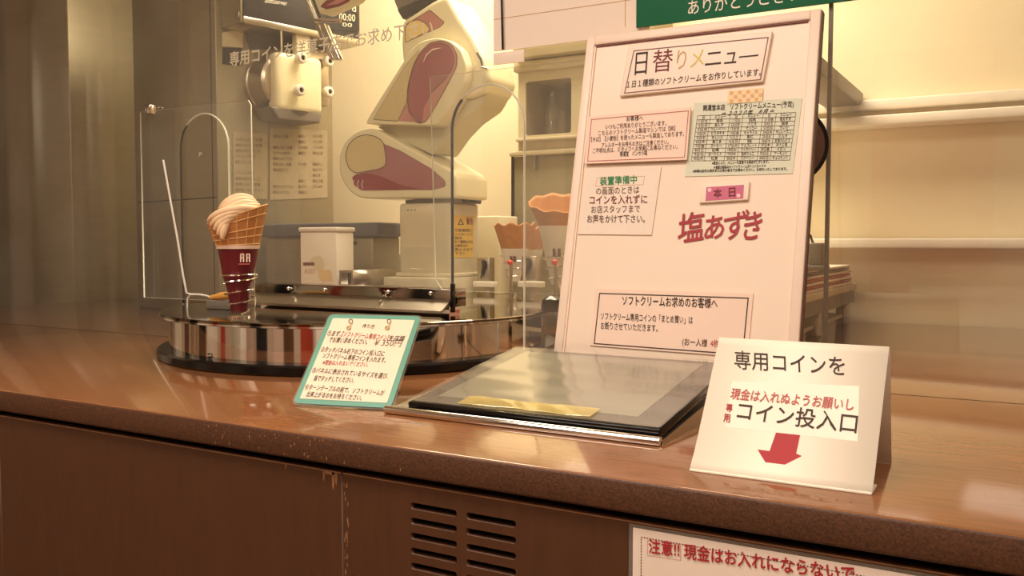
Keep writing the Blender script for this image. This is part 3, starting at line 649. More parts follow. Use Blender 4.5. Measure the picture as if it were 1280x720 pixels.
# ------------------------------------------------------------------ warning sheet on the counter front
WS = Sheet((0, PF-.0004, 0), (1, 0, 0), (0, 0, 1))
def WP(x, y): return WS.px(x, y)
wl = WP(790, 650); wz = wl.z
ws = thing('warning_sheet', 'red lettered warning sheet in clear sleeve on the counter front', 'notice', (-.2, PF, .52))
obj('clear_sleeve', box((-.361, PF-.0012, .52), (-.06, PF-.0002, .8005)), 'film', ws)
obj('sheet', box((-.356, PF-.0022, .525), (-.065, PF-.0012, .797)), 'paper', ws)
WS.text(ws, '注意!!', (811, 692), (849, 697), 17, 'ink_red', .0028, .02); WS.text(ws, '現金はお入れにならないで', (855, 699), (1068, 729), 18, 'ink_red', .0028, .02)
WS.border(ws, [(809, 694.5), (851, 700.5), (851, 681), (809, 675)], .4, 'ink_rose', .0024)
dm = []
for k in range(86): dm.append(box((-.347+k*.0032, PF-.0026, .7880), (-.3452+k*.0032, PF-.0022, .7890)))
for k in range(60): dm.append(box((-.347, PF-.0026, .785-k*.0032), (-.346, PF-.0022, .7868-k*.0032)))
obj('dotted_border', join(dm), 'brown_line', ws)
obj('photo_print', box((-.285, PF-.0026, .60), (-.09, PF-.0022, .752)), 'photo_dark', ws)
obj('photo_border', join([box((-.289, PF-.0025, .596), (-.086, PF-.0022, .756))]), 'paper_white', ws)
# ------------------------------------------------------------------ booth: inner deck
dk = lone('inner_deck', box((-2.215, 2.106, T+.001), (-1.02, 2.93, .93), .003), 'steel', 'steel work deck behind the turntable under robot and machine', 'work deck')
# ------------------------------------------------------------------ ice cream machine (turned to face the robot)
C0 = Vector((-2.34, 2.10, 0)); e1 = Vector((.23, .973, 0)).normalized(); e2 = Vector((e1.y, -e1.x, 0)); ez = Vector((0, 0, 1))
mm = frame(C0, e1, -e2, ez)                 # local x along the front, y into the body, z up
C0.z = 0
mc = thing('soft_serve_machine', 'stainless soft serve machine with black hood and bolted dispensing head', 'ice cream machine', (C0.x, C0.y, T))
MW = .462
obj('body', box((0, .0, T), (MW, .62, 2.05), .004, mm), 'steel_soft', mc)
obj('side_seam', box((-.0015, .03, T+.02), (.0, .034, 2.0), 0, mm), 'dark_plastic', mc)
FS = Sheet(C0, e1, ez)                      # front face
SS = Sheet(C0, e2, ez)                      # side face towards the counter
hp = C0+e2*.13
HS = Sheet(hp, e1, ez)
def mloc(sheet, x, y): return mm.inverted() @ sheet.px(x, y)
h0, h1 = mloc(HS, 304, 28).x, mloc(HS, 450, 44).x
hz = mloc(HS, 304, 27).z; hz1 = mloc(HS, 304, 20).z
obj('hood', box((h0, -.13, hz1), (h1, .0, 2.05), .003, mm), 'dark_plastic', mc)
obj('hood_rim', box((h0-.0, -.134, hz-.004), (h1+.002, .0, hz1), .002, mm), 'steel', mc)
obj('hood_side', box((h0-.008, -.128, hz-.003), (h0-.0005, .0, 2.05), .002, mm), 'steel_soft', mc)
obj('hood_hinge', box((h0-.012, -.124, hz+.01), (h0-.008, -.104, hz+.03), .001, mm), 'steel', mc)
HS2 = Sheet(hp+e2*.0006, e1, ez)
HS2.text(mc, 'SoftServer', (331, 3), (359, 7), 6, 'white_paint', .0004, .0)
HS2.poly(mc, [(408, 12), (447, 15), (447, 40), (408, 36)], 'black', 0, .0012, 'display')
HS2.text(mc, '00:00', (424, 25), (444, 27), 9, 'ivory_metal', .0016, 0); HS2.text(mc, '00', (428, 33), (440, 34), 5, 'ivory_metal', .0016, 0); HS2.text(mc, 'd', (440, 14), (445, 15), 8, 'ivory_metal', .0016, 0)
# dispensing head
hc = Sheet(C0+e2*.06, e1, ez).px(351, 104); hl = mm.inverted() @ hc
def mp(x, y, z): return mm @ Vector((x, y, z))
rh = .096
obj('dispense_collar', lathe([(0, 0), (rh*1.10, 0), (rh*1.10, .014), (rh*1.06, .018), (rh, .06), (rh*.95, .085), (rh*.85, .092), (0, .092)], tuple(mp(hl.x, 0, hl.z)), 48, e2), 'steel', mc)
kb = C0+e2*.10; KB = Sheet(kb, e1, ez)
k0 = mm.inverted() @ KB.px(341, 138); k1 = mm.inverted() @ KB.px(399, 74)
hb = obj('head_block', box((k0.x, -.125, k0.z), (k1.x, -.06, k1.z), .022, mm, 5), 'cream', mc)
obj('nozzle', lathe([(.03, 0), (.036, .02), (.05, .035)], tuple(mp((k0.x+k1.x)/2, -.085, k0.z-.03)), 24), 'grey_plastic', mc)
obj('nozzle_hood', prism([mp(k0.x-.02, -.01, k0.z+.01), mp(k1.x, -.01, k0.z+.01), mp(k1.x-.012, -.01, k0.z-.028), mp(k0.x+.01, -.01, k0.z-.03)], e2*.11, .006), 'grey_plastic', mc)
NS = Sheet(C0+e2*.125, e1, ez)
def knob(x, y, sheet, base, parent):
    p = sheet.px(x, y)
    k = obj('clamp_knob', lathe([(0, -.01), (.010, -.01), (.010, .010), (.0175, .013), (.0195, .02), (.019, .034), (.015, .039), (.009, .0395), (.009, .03), (0, .03)], tuple(p), 24, e2), 'white_paint', parent)
    obj('knob_bore', lathe([(0, 0), (.0088, 0), (.0088, .0015), (0, .0016)], tuple(p+e2*.0302), 16, e2), 'black', k)
for x, y in ((371, 74), (369, 114)): knob(x, y, NS, 0, hb)
PS2 = Sheet(C0+e2*.06, e1, ez)
for x, y in ((405, 78), (405, 116)): knob(x, y, PS2, 0, hb)
pk0, pk1 = mm.inverted() @ PS2.px(388, 130), mm.inverted() @ PS2.px(411, 66)
obj('head_plate', box((pk0.x-.04, -.062, pk0.z), (pk1.x, -.004, pk1.z), .006, mm), 'steel', mc)
a_ = mm.inverted() @ NS.px(372, 66); b_ = mm.inverted() @ NS.px(389, 36)
obj('piston', box((a_.x, -.12, a_.z-.01), (b_.x, -.09, b_.z+.02), .004, mm), 'ivory_metal', mc)
obj('piston_rod', tube([NS.px(352, 64), NS.px(351, 34)], .004, 8), 'steel', mc)
# dark recess under the hood, white bracket, switch
FS1 = Sheet(C0+e2*.001, e1, ez)
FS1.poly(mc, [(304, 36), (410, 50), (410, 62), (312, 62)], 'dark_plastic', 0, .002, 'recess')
FS1.poly(mc, [(277, 41), (303, 36), (303, 60), (277, 58)], 'ivory_metal', 0, .004, 'bracket')
FS1.poly(mc, [(278, 60), (302, 60), (302, 82), (278, 80)], 'black', 0, .003, 'switch_box')
# instruction sheets on the machine front
for nm, q in (('machine_notice', [(291, 164), (334, 168), (334, 249), (292, 248)]), ('machine_notice', [(337, 160), (409, 163), (409, 247), (337, 250)])):
    wide = q[1][0] > 350
    t = thing(nm, 'grey text sheet on the machine front under the dispensing head' if wide else 'narrow grey text sheet on the machine front beside the cone', 'notice', FS.px(*q[3]))
    FS1.poly(t, q, 'grey_notice' if 'grey_notice' in M else pm('grey_notice', (170, 155, 122), .5), .0005, .0012, 'sheet')
    for k in range(11):
        y = q[0][1]+9+k*7.0
        segs = ((q[0][0]+4, q[0][0]+32), (q[0][0]+36, q[0][0]+48), (q[0][0]+54, q[1][0]-3)) if wide else ((q[0][0]+3, q[1][0]-4),)
        for (x0, x1) in segs:
            if random.random() < .86:
                x1b = x1-random.random()*(x1-x0)*.4
                FS1.text(t, random.choice(['ソフトクリームの作り方', '清掃は毎日行うこと', '原料を入れて下さい', '使用上のご注意']), (x0, y+3.5), (x1b, y+3.5+(x1b-x0)*.015), 4, 'ink_soft', .002, .01)
# knob and door line on the machine's side
SS1 = Sheet(C0-e1*.0002, e2, ez)
pkn = SS.px(255, 193)
obj('door_knob', lathe([(0, 0), (.006, 0), (.006, .008), (.009, .011), (.008, .016), (0, .018)], tuple(pkn), 14, -e1), 'chrome', mc)
ps_ = mm.inverted() @ SS.px(245, 248)
obj('door_gap', box((-.0012, .01, ps_.z-.003), (.0, .6, ps_.z+.001), 0, mm), 'black', mc)
# ------------------------------------------------------------------ tall steel cabinet at the far left, wall side
lone('steel_cabinet', box((-4.05, 2.3, 0), (-3.42, 2.9, 2.2), .006), 'steel_soft', 'tall stainless cabinet left of the soft serve machine', 'cabinet')
# ------------------------------------------------------------------ robot arm
RY = 2.16
rb_ = thing('robot_arm', 'cream robot arm with pink, wine and yellow painted panels behind the glass', 'robot arm', (-1.52, 2.25, .93))
bx0, bx1 = aty(499, 300, RY).x, aty(562, 300, RY).x
zb0, zb1 = aty(520, 346, RY).z, aty(520, 254, RY).z
bd_ = .160
obj('base_plate', box((bx0-.04, RY-.045, .93), (bx1+.006, RY+bd_+.05, zb0), .003), 'ivory_metal', rb_)
col = obj('base_column', box((bx0, RY, zb0), (bx1, RY+bd_, zb1), .008), 'ivory_metal', rb_)
obj('base_flange', box((bx0-.008, RY-.01, zb0), (bx1+.006, RY+bd_+.01, zb0+.012), .003), 'ivory_metal', rb_)
obj('swivel_ring', box((bx0+.015, RY+.01, zb1), (bx1+.012, RY+bd_-.005, zb1+.012), .003), 'grey_plastic', rb_)
obj('connector', box((bx1-.01, RY+.05, zb1+.001), (bx1+.016, RY+bd_-.01, zb1+.013), .002), 'black_gloss', rb_)
for k in range(3): obj('vent_mark', box((bx0+.03+k*.013, RY-.0006, zb1-.022), (bx0+.036+k*.013, RY, zb1-.019)), 'ink', rb_)
# warning label on the column's right face
LS = Sheet((bx1, RY, 0), (0, 1, 0), (0, 0, 1))
lab = LS.poly(rb_, [(567, 269), (592, 270), (592, 322), (567, 322)], 'label_yellow', .0003, .0008, 'warning_label')
LS.poly(lab, [(572, 281), (580, 281), (576, 273)], 'ink', .0012, .0003, 'warning_sign')
LS.poly(lab, [(573.8, 280), (578.2, 280), (576, 275.4)], 'label_yellow', .0016, .0003, 'warning_sign')
LS.text(lab, '警告', (583, 281), (591, 281), 8, 'ink_maroon', .0014, .02)
for k, (s, x1) in enumerate((('可動範囲に', 591), ('入らないこと', 591), ('感電の恐れ', 578), ('あり電源を切る', 591), ('点検時は必ず', 585), ('停止させて', 591), ('下さい', 582))):
    LS.text(lab, s, (568.5, 290+k*4.8), (x1, 290+k*4.8), 3.8, 'ink_soft', .0014, .015)
def rp_(name, pts, y0, dep, mat, bev=.012, rnd=6, parent=rb_): return obj(name, yprism(pts, y0, dep, bev, rnd), mat, parent)
SY = RY-.02
shoe = rp_('shoulder', [(423, 208), (424, 192), (431, 175), (443, 164), (458, 159), (474, 163), (500, 178), (540, 200), (562, 212), (570, 219), (571, 248), (452, 248), (441, 243), (431, 232), (425, 220)], SY, .17, 'cream', .014, 5)
def decal(pts, y0, mat, parent, lift, name='painted_panel', line=True, rnd=0):
    p2 = rounded(pts, rnd) if rnd else pts
    if line:
        c = (sum(p[0] for p in p2)/len(p2), sum(p[1] for p in p2)/len(p2)); g = []
        for p in p2:
            d = math.hypot(p[0]-c[0], p[1]-c[1]); g.append((p[0]+(p[0]-c[0])/d*1.0, p[1]+(p[1]-c[1])/d*1.0))
        obj('outline', prism([aty(x, y, y0-lift) for x, y in g], Vector((0, .0004, 0))), 'decal_line', parent)
    return obj(name, prism([aty(x, y, y0-lift-.0004) for x, y in p2], Vector((0, .0004, 0))), mat, parent)
decal([(479, 180), (500, 189), (540, 212), (556, 226), (556, 233), (540, 237), (500, 236), (445, 218), (480, 210), (483, 200)], SY, 'decal_rose', shoe, .0006, rnd=4)
decal([(440, 221), (447, 217), (462, 216.5), (480, 222), (500, 231), (525, 236.5), (500, 237.5), (452, 238), (443, 232)], SY, 'decal_wine', shoe, .0016, rnd=3, line=False)
decal([(432, 195), (436, 181), (445, 172), (457, 168.5), (470, 171), (479, 178), (482, 200), (481, 207), (473, 211), (444, 216), (436, 210)], SY, 'decal_gold', shoe, .0026, rnd=5)
for x in (441, 446.5, 452): obj('highlight', tube([aty(x+2, 225, SY-.0024), aty(x, 230, SY-.0028), aty(x+1.6, 236, SY-.0024)], .0012, 5), 'decal_white', shoe)
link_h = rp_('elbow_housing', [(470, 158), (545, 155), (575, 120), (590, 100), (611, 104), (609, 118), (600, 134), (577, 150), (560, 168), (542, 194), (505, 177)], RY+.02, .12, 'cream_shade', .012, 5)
upper = rp_('upper_housing', [(503, 26), (540, 2), (558, -6), (574, 22), (590, 46), (604, 72), (613, 98), (606, 116), (585, 124), (560, 118), (520, 90), (503, 78), (501, 55)], RY+.005, .15, 'cream', .014, 5)
low = rp_('lower_link', [(457, 155), (460, 147), (504, 77), (513, 62), (527, 51), (545, 47), (562, 50), (576, 62), (583, 82), (580, 104), (562, 136), (546, 157)], RY-.035, .12, 'cream', .010, 5)
LY = RY-.035
decal([(467, 149), (472, 140), (505, 84), (524, 62), (509, 110), (508, 128), (497, 151)], LY, 'decal_gold', low, .0006, rnd=2)
decal([(498, 151), (508, 130), (522, 153)], LY, 'decal_pink', low, .0010, line=False)
decal([(522, 154), (511, 140), (509, 122), (511, 104), (517, 82), (525, 66), (537, 54), (552, 51), (565, 57), (571, 70), (570, 84), (562, 100), (540, 140), (532, 152)], LY, 'decal_pink', low, .0014, rnd=4)
decal([(524, 153), (512, 139), (510, 122), (512, 104), (518, 82), (526, 67), (538, 56), (551, 54), (562, 59), (567, 70), (566, 84), (557, 98), (540, 114), (530, 132), (528, 150)], LY, 'decal_rose', low, .0022, rnd=4)
obj('highlight', tube([aty(529, 78, LY-.0036), aty(533, 69, LY-.004), aty(541, 62, LY-.004), aty(551, 60, LY-.0036)], .0022, 6, taper=[.4, 1, 1, .4]), 'decal_white', low)
UY = RY+.005
decal([(507, 53), (507, 31), (537, 13), (555, 28), (549, 34)], UY, 'decal_pink', upper, .0006, rnd=2)
decal([(507, 53), (507, 34), (513, 27), (523, 25), (532, 30), (537, 37)], UY, 'decal_yellow', upper, .0016, rnd=2)
obj('screw', tube([aty(602, 84, RY), aty(610, 86, RY)], .004, 8), 'chrome', upper); obj('cable_clip', tube([aty(596, 66, RY), aty(601, 74, RY), aty(603, 82, RY)], .003, 6), 'ink', upper)
obj('flange_ring', yprism([(496, 12), (543, -8), (548, 2), (503, 24)], RY+.02, .11, .004), 'dark_plastic', rb_)
obj('flange_cap', yprism([(492, 0), (536, -22), (543, -9), (497, 12)], RY+.02, .11, .004), 'grey_plastic', rb_)
obj('forearm', yprism([(488, -6), (536, -24), (545, -80), (520, -120), (450, -125), (420, -95), (440, -60), (480, -50)], RY+.0, .15, .014, 6), 'cream', rb_)
wr = obj('wrist', yprism([(360, -50), (400, -100), (440, -110), (462, -50), (440, -2), (399, 17), (384, 6)], RY-.12, .06, .008, 5), 'cream', rb_)
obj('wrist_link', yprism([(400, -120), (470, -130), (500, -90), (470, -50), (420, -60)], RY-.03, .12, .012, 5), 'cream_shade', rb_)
decal([(401, 8), (408, 1), (420, -4), (440, -12), (436, 2), (424, 7), (408, 11)], RY-.12, 'decal_wine', wr, .0006, rnd=2)
decal([(407, 7), (420, 0), (434, -6), (432, 0), (422, 5)], RY-.12, 'decal_pink', wr, .0016, line=False)
gr = obj('gripper_body', tube([aty(377, -20, RY-.14), aty(388, 8, RY-.14), aty(397, 27, RY-.14)], .0085, 10), 'chrome', rb_)
obj('gripper_bar', tube([aty(384, -20, RY-.15), aty(401, 24, RY-.15)], .004, 8), 'black_gloss', rb_)
for dx in (0, 7): obj('finger', prism([aty(x+dx, y, RY-.15) for x, y in ((393, 31), (398, 29), (417, 73), (412.5, 75))], Vector((0, .02, 0)), .002), 'chrome', rb_)
obj('pivot_pin', tube([aty(393, 24, RY-.16), aty(410, 26, RY-.16), aty(426, 26, RY-.16)], .006, 10), 'chrome', rb_)
# ------------------------------------------------------------------ things standing on the deck
def pxbox(name, x0, x1, ytop, Y, dep, mat, z0=.93, bev=.003, parent=None):
    a, b = aty(x0, ytop, Y), aty(x1, ytop, Y); z1 = aty((x0+x1)/2, ytop, Y).z
    return box((a.x, Y, z0), (b.x, Y+dep, z1), bev)
Yb = 2.215
bt_ = thing('lidded_bin', 'grey metal bin with dark blue-grey lid behind the white cup box', 'bin', (aty(400, 300, Yb).x, Yb+.12, .93))
a, b = aty(332, 300, Yb), aty(466, 300, Yb); zl = aty(400, 296, Yb).z; zl2 = aty(400, 279, Yb).z
obj('bin_body', box((a.x, Yb, .93), (b.x, Yb+.14, zl), .006), 'steel_soft', bt_)
obj('lid', box((a.x-.005, Yb-.015, zl), (b.x+.03, Yb+.15, zl2), .006), 'blue_grey', bt_)
obj('latch', lathe([(0, 0), (.006, 0), (.006, .004), (0, .005)], (b.x-.07, Yb, zl-.02), 12, (0, -1, 0)), 'dark_plastic', bt_)
Yc = 1.985
cp = thing('cup_box', 'white plastic box with printed ice cream picture next to the machine', 'container', (aty(397, 350, Yc).x, Yc+.05, T))
a, b = aty(375, 300, Yc), aty(421, 300, Yc); zl = aty(397, 290, Yc).z; zl2 = aty(397, 284, Yc).z
obj('box_body', box((a.x, Yc, T), (b.x, Yc+.075, zl), .004), 'paper_white', cp)
obj('lid', box((a.x-.004, Yc-.004, zl), (b.x+.004, Yc+.079, zl2), .004), 'white_paint', cp)
CP = Sheet((0, Yc-.0005, 0), (1, 0, 0), (0, 0, 1))
CP.poly(cp, [(379, 328), (393, 328), (393, 332), (379, 332)], 'brown_line', .0004, .0003, 'print_bar')
CP.text(cp, 'ASEI', (380, 342), (393, 342), 6, 'ink_tan', .0006, 0)
CP.poly(cp, rounded([(386, 328), (392, 320), (402, 320), (406, 330), (404, 338), (396, 338)], 4), 'cream', .0002, .0003, 'print_picture'); CP.poly(cp, rounded([(398, 346), (398, 337), (414, 337), (416, 352), (402, 352)], 3), 'tape_yellow', .0003, .0003, 'print_picture')
Yd = 1.975
sb = thing('steel_channel', 'open ended square steel box beside the white cup box', 'steel box', (aty(450, 350, Yd).x, Yd+.05, T))
a, b = aty(424, 340, Yd), aty(441, 340, Yd); z1 = aty(425, 338, Yd).z; z0 = aty(425, 358, Yd).z
sq = [(a.x, z0), (b.x, z0), (b.x, z1), (a.x, z1)]; t_ = .006
obj('channel_tube', cut_sheet(sq, [[(a.x+t_, z0+t_), (b.x-t_, z0+t_), (b.x-t_, z1-t_), (a.x+t_, z1-t_)]], .20, frame((0, Yd+.20, 0), (1, 0, 0), (0, 0, 1), (0, -1, 0))), 'steel', sb)
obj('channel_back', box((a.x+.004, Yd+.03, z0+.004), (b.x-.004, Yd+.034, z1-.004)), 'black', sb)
obj('stand', box((a.x+.005, Yd+.01, T), (b.x-.005, Yd+.12, z0)), 'steel', sb)
# wall-side low box behind the robot base, right
Yw = 2.45
lone('white_control_box', pxbox('b', 592, 624, 270, Yw, .12, 'white_paint', bev=.004), 'ivory_metal', 'plain cream control box right of the robot base', 'control box')
lone('wall_ledge_box', pxbox('b', 470, 500, 318, 2.6, .1, 'grey_plastic', bev=.004), 'grey_plastic', 'low grey box on the deck left of the robot base', 'box')
# ------------------------------------------------------------------ cone stands right of the robot
def stand_cone(xc, ytop, ybot, Y, wpx, label, tilt, wv, frac=.45, phase=.9):
    c = aty(xc, ybot, Y); s = px_w(1, c); z0 = .93
    t = thing('empty_cone', label, 'waffle cone', (c.x, c.y+.03, z0), 'waffle cones in coil holders')
    zt_ = aty(xc, ytop, Y).z; r1 = wpx/2*s; hgt = zt_-aty(xc, ybot, Y).z
    zm = zt_-hgt*frac
    waffle(c.x, c.y+.03, zm, zt_, r1*.62, r1, tilt, t, wave=wv, phase=phase, grid=False)
    obj('sleeve', lathe([(r1*.24, c.z-z0), (r1*.66, zm-z0+.004)], (c.x, c.y+.03, z0), 32, caps=True), 'sleeve_white', t)
    cs_ = Sheet((c.x, c.y+.03-r1*.66, c.z), (1, 0, 0), (0, 0, 1))
    for dx in (-3, 2):
        cs_.poly(t, [(xc+dx*wpx/60+4, ybot-(ybot-ytop)*.44), (xc+dx*wpx/60+6.4, ybot-(ybot-ytop)*.44), (xc+dx*wpx/60+6.4, ybot-(ybot-ytop)*.34), (xc+dx*wpx/60+4, ybot-(ybot-ytop)*.34)], 'ink_soft', -.006, .006, 'sleeve_logo')
    path = [Vector((c.x+(r1*.26+(r1*.42)*k/60)*math.cos(k*.38), c.y+.03+(r1*.26+(r1*.42)*k/60)*math.sin(k*.38), c.z+hgt*.45*k/60)) for k in range(61)]
    h = thing('cone_holder', 'chrome coil holder under the '+label, 'cone holder', (c.x, c.y+.03, z0))
    obj('coil', tube(path, .0014, 6), 'chrome', h); obj('post', tube([Vector((c.x, c.y+.03, z0)), Vector((c.x, c.y+.03, c.z+.004))], .006, 8), 'chrome', h)
    return t
stand_cone(637, 280, 352, 2.30, 54, 'left waffle cone of the pair in white sleeves', .002, .005)
stand_cone(659, 284, 350, 2.50, 44, 'small waffle cone half hidden behind the other two', .002, .005)
stand_cone(692, 253, 356, 2.13, 78, 'large waffle cone in a white sleeve near the menu board', .028, .003, .30, 2.09)
for k, (x0, x1, y0, Y, lb) in enumerate(((596, 612, 322, 2.27, 'steel post with black latch between robot and cones'), (652, 670, 320, 2.25, 'steel post with black latch between the two cones'))):
    a, b = aty(x0, y0, Y), aty(x1, y0, Y)
    t = thing('latch_post', lb, 'post', ((a.x+b.x)/2, Y+.015, .93)); obj('post_body', box((a.x, Y, .93), (b.x, Y+.03, a.z), .002), 'steel', t)
    obj('latch', tube([aty(x0+8, y0+4, Y-.006), aty(x0+9, y0+10, Y-.01), aty(x0+7, y0+17, Y-.006), aty(x0+5, y0+26, Y-.006)], .004, 8, taper=[1.6, 1.6, 1, .5]), 'black', t)
    zz = aty(x0+8, 352, Y-.03).z; obj('foot_block', box((a.x+.004, Y-.03, zz-.016), (b.x+.03, Y+.001, zz), .002), 'white_paint', t)
for x, y, Y in ((638, 328, 2.2), (694, 328, 2.05)):
    p = aty(x, y, Y); t = thing('indicator_lamp', 'small red indicator lamp in front of the '+('left white sleeve' if x < 650 else 'large white sleeve'), 'lamp', (p.x, p.y, .93))
    obj('lens', lathe([(0, 0), (.008, 0), (.008, .006), (.005, .01), (0, .011)], tuple(p), 14, (0, -1, 0)), 'red_glow', t); obj('stem', tube([Vector((p.x, p.y+.004, .93 if Y > 2.1 else .948)), p+Vector((0, .004, -.004))], .005, 8), 'steel', t)
kn = aty(690, 379, 1.72); lone('black_knob', lathe([(0, 0), (.02, 0), (.024, .008), (.022, .026), (.012, .034), (0, .036)], (kn.x, kn.y, .948), 20), 'black_gloss', 'round black knob at the right rim of the turntable', 'knob')
# ------------------------------------------------------------------ equipment cabinet behind, right
EY = 2.66
ec = thing('glass_cabinet', 'pale equipment cabinet with recessed window behind the menu board', 'cabinet', (-1.2, EY+.15, .93))
a, b = aty(650, 100, EY), aty(800, 100, EY)
ztop, zmid, zsh = aty(690, 78, EY).z, aty(690, 192, EY).z, aty(690, 172, EY).z
wz0, wz1 = aty(690, 168, EY).z, aty(690, 100, EY).z; wx0, wx1 = aty(659, 130, EY).x, aty(716, 130, EY).x
obj('cabinet_face', cut_sheet([(a.x, zmid), (b.x, zmid), (b.x, ztop), (a.x, ztop)], [rounded([(wx0, wz0), (wx1, wz0), (wx1, wz1), (wx0, wz1)], .01)], .012, frame((0, EY, 0), (1, 0, 0), (0, 0, 1), (0, -1, 0))), 'cab_tan', ec)
obj('cabinet_body', join([box((a.x, EY, zmid), (b.x, EY+.3, wz0-.005)), box((a.x, EY, wz1+.005), (b.x, EY+.3, ztop)), box((a.x, EY, wz0-.006), (wx0-.004, EY+.3, wz1+.006)), box((wx1+.004, EY, wz0-.006), (b.x, EY+.3, wz1+.006)), box((wx0-.004, EY+.24, wz0-.006), (wx1+.004, EY+.3, wz1+.006))]), 'cab_olive', ec)
obj('header_rail', box((a.x-.01, EY-.03, aty(690, 88, EY).z), (b.x, EY-.001, ztop+.01), .006), 'cab_tan', ec)
obj('shelf_lip', box((a.x, EY-.03, zsh-.01), (b.x, EY-.012, zsh), .002), 'cab_tan', ec)
obj('lower_panel', box((aty(642, 230, EY).x, EY, .93), (b.x, EY+.28, zmid-.004), .003), 'steel_soft', ec)
obj('panel_edge', box((aty(641, 230, EY).x-.004, EY-.004, .93), (aty(641, 230, EY).x+.004, EY+.01, zmid-.004)), 'black', ec)
obj('panel_lip', box((aty(640, 190, EY).x, EY-.02, zmid-.004), (b.x, EY-.0, zmid+.012), .003), 'cab_tan', ec)
obj('hook', box((aty(668, 200, EY).x, EY-.012, zmid-.05), (aty(671, 200, EY).x, EY-.001, zmid-.004), .001), 'grey_plastic', ec)
obj('top_housing', box((aty(652, 60, EY).x, EY-.06, ztop+.012), (b.x, EY+.3, 1.95), .004), 'cab_olive', ec)
for k, (x, y0, h, r, lb) in enumerate(((690, 165, 58, 9, 'tall clear bottle inside the recessed cabinet window'), (703, 163, 34, 8, 'short clear jar with bright glint inside the cabinet window'))):
    p = aty(x, y0, EY+.08); s = px_w(1, p)
    o = lone('glass_bottle', lathe([(0, 0), (r*s, 0), (r*s, h*.6*s), (r*.4*s, h*.75*s), (r*.35*s, h*s), (r*.28*s, h*s)], (p.x, p.y, wz0-.005+.0005), 20, caps=False), 'film', lb, 'bottle')
# ------------------------------------------------------------------ posters on the glass, above the board
PY = GY-.004
PSH = Sheet((0, PY, 0), (1, 0, 0), (0, 0, 1))
pa, pb_ = PSH.px(618, 62), PSH.px(800, 40)
zpo = PSH.px(657, 60).z
ov = thing('white_poster', 'large white poster board hung on the upper glass left of the green banner', 'poster', ((pa.x+pb_.x)/2, PY, zpo))
obj('sheet', box((pa.x, PY-.003, zpo), (PSH.px(812, 40).x, PY, 2.0)), 'paper', ov)
obj('hanging_rod', tube([PSH.px(626, -40, .008), PSH.px(628.5, 62, .008)], .0022, 8), 'black_gloss', ov)
obj('fold_line', box((pa.x, PY-.0036, PSH.px(700, 13).z-.0005), (PSH.px(790, 10).x, PY-.003, PSH.px(700, 13).z+.0005)), 'ink_tan', ov)
obj('fold_line', box((PSH.px(782, 20).x, PY-.0036, PSH.px(782, 34).z), (PSH.px(782.8, 20).x, PY-.003, 2.0)), 'ink_tan', ov)
lz0, lz1 = PSH.px(638, 80).z, PSH.px(638, 65).z
lone('white_tag', box((PSH.px(619, 70).x, PY-.007, lz0), (PSH.px(657, 70).x, PY-.004, lz1), .0005), 'paper', 'blank white tag under the corner of the white poster', 'tag')
ga, gz = PSH.px(797.5, 36), PSH.px(797.5, 36).z
gn = thing('green_banner', 'dark green banner with white lettering above the menu board', 'banner', (ga.x+.25, PY-.005, gz))
obj('panel', box((ga.x, PY-.010, gz), (.12, PY-.005, gz+.22), .001), 'green_sign', gn)
GB = Sheet((0, PY-.010, 0), (1, 0, 0), (0, 0, 1))
GB.text(gn, 'ありがとうございます', (860, 20), (1040, -3), 18, 'paper_white', .0006, .004)
# ------------------------------------------------------------------ round black-rimmed mirror behind the board
mp_ = BS.px(1000, 181, -.05); 
rm = thing('round_mirror', 'round black rimmed brown disc standing behind the menu board edge', 'mirror', (mp_.x, mp_.y, T))
nrm = Vector((.35, -.93, .0)).normalized(); R_ = .062
cc = on_plane(1003, 181, (0, 1.575-.05, 0), (0, 1, 0)); cc = aty(984, 182, 1.525)
obj('disc_face', lathe([(0, 0), (R_, 0), (R_, .006), (0, .007)], tuple(cc), 40, nrm), 'wall_brown', rm)
obj('rim', tube([cc+nrm*.004+R_*(Vector((0, 0, 1))*math.sin(k*math.pi/20)+nrm.cross(Vector((0, 0, 1)))*math.cos(k*math.pi/20)) for k in range(40)], .004, 8, closed=True), 'black_gloss', rm)
rm.location = (cc.x, cc.y, T)
for ch in rm.children: ch.data.transform(Matrix.Translation(Vector((mp_.x, mp_.y, T))-Vector((cc.x, cc.y, T))))
obj('stem', tube([Vector((cc.x, cc.y+.01, T+.004)), Vector((cc.x, cc.y+.01, cc.z-R_))], .005, 8), 'black_gloss', rm)
obj('foot', lathe([(0, 0), (.03, 0), (.03, .006), (0, .008)], (cc.x, cc.y+.005, T), 28), 'black_gloss', rm)
# ------------------------------------------------------------------ back corner right of the board: shelves and a side worktop
WX0, WX1 = -1.0, -.455
sw = thing('side_worktop', 'cream side worktop with stacked trays at the right behind glass', 'worktop', ((WX0+WX1)/2, 2.45, T))
obj('top', box((WX0, 1.99, .952), (WX1, 2.90, .972), .003), 'ivory_metal', sw)
obj('apron', box((WX0+.01, 2.0, .915), (WX1-.006, 2.89, .951)), 'grey_plastic', sw)
obj('back_panel', box((WX0+.01, 2.02, T+.002), (WX0+.03, 2.88, .914)), 'steel_soft', sw)
obj('lower_shelf', box((WX0+.03, 2.03, T+.02), (WX1-.03, 2.87, T+.03)), 'ivory_metal', sw)
for x in (WX0+.03, WX1-.05):
    for y in (2.02, 2.42, 2.84): obj('leg', box((x, y, T), (x+.035, y+.035, .914), .002), 'steel', sw)
tcol = ('paper', 'terra', 'paper_white', 'terra', 'paper', 'grey_plastic', 'paper_white')
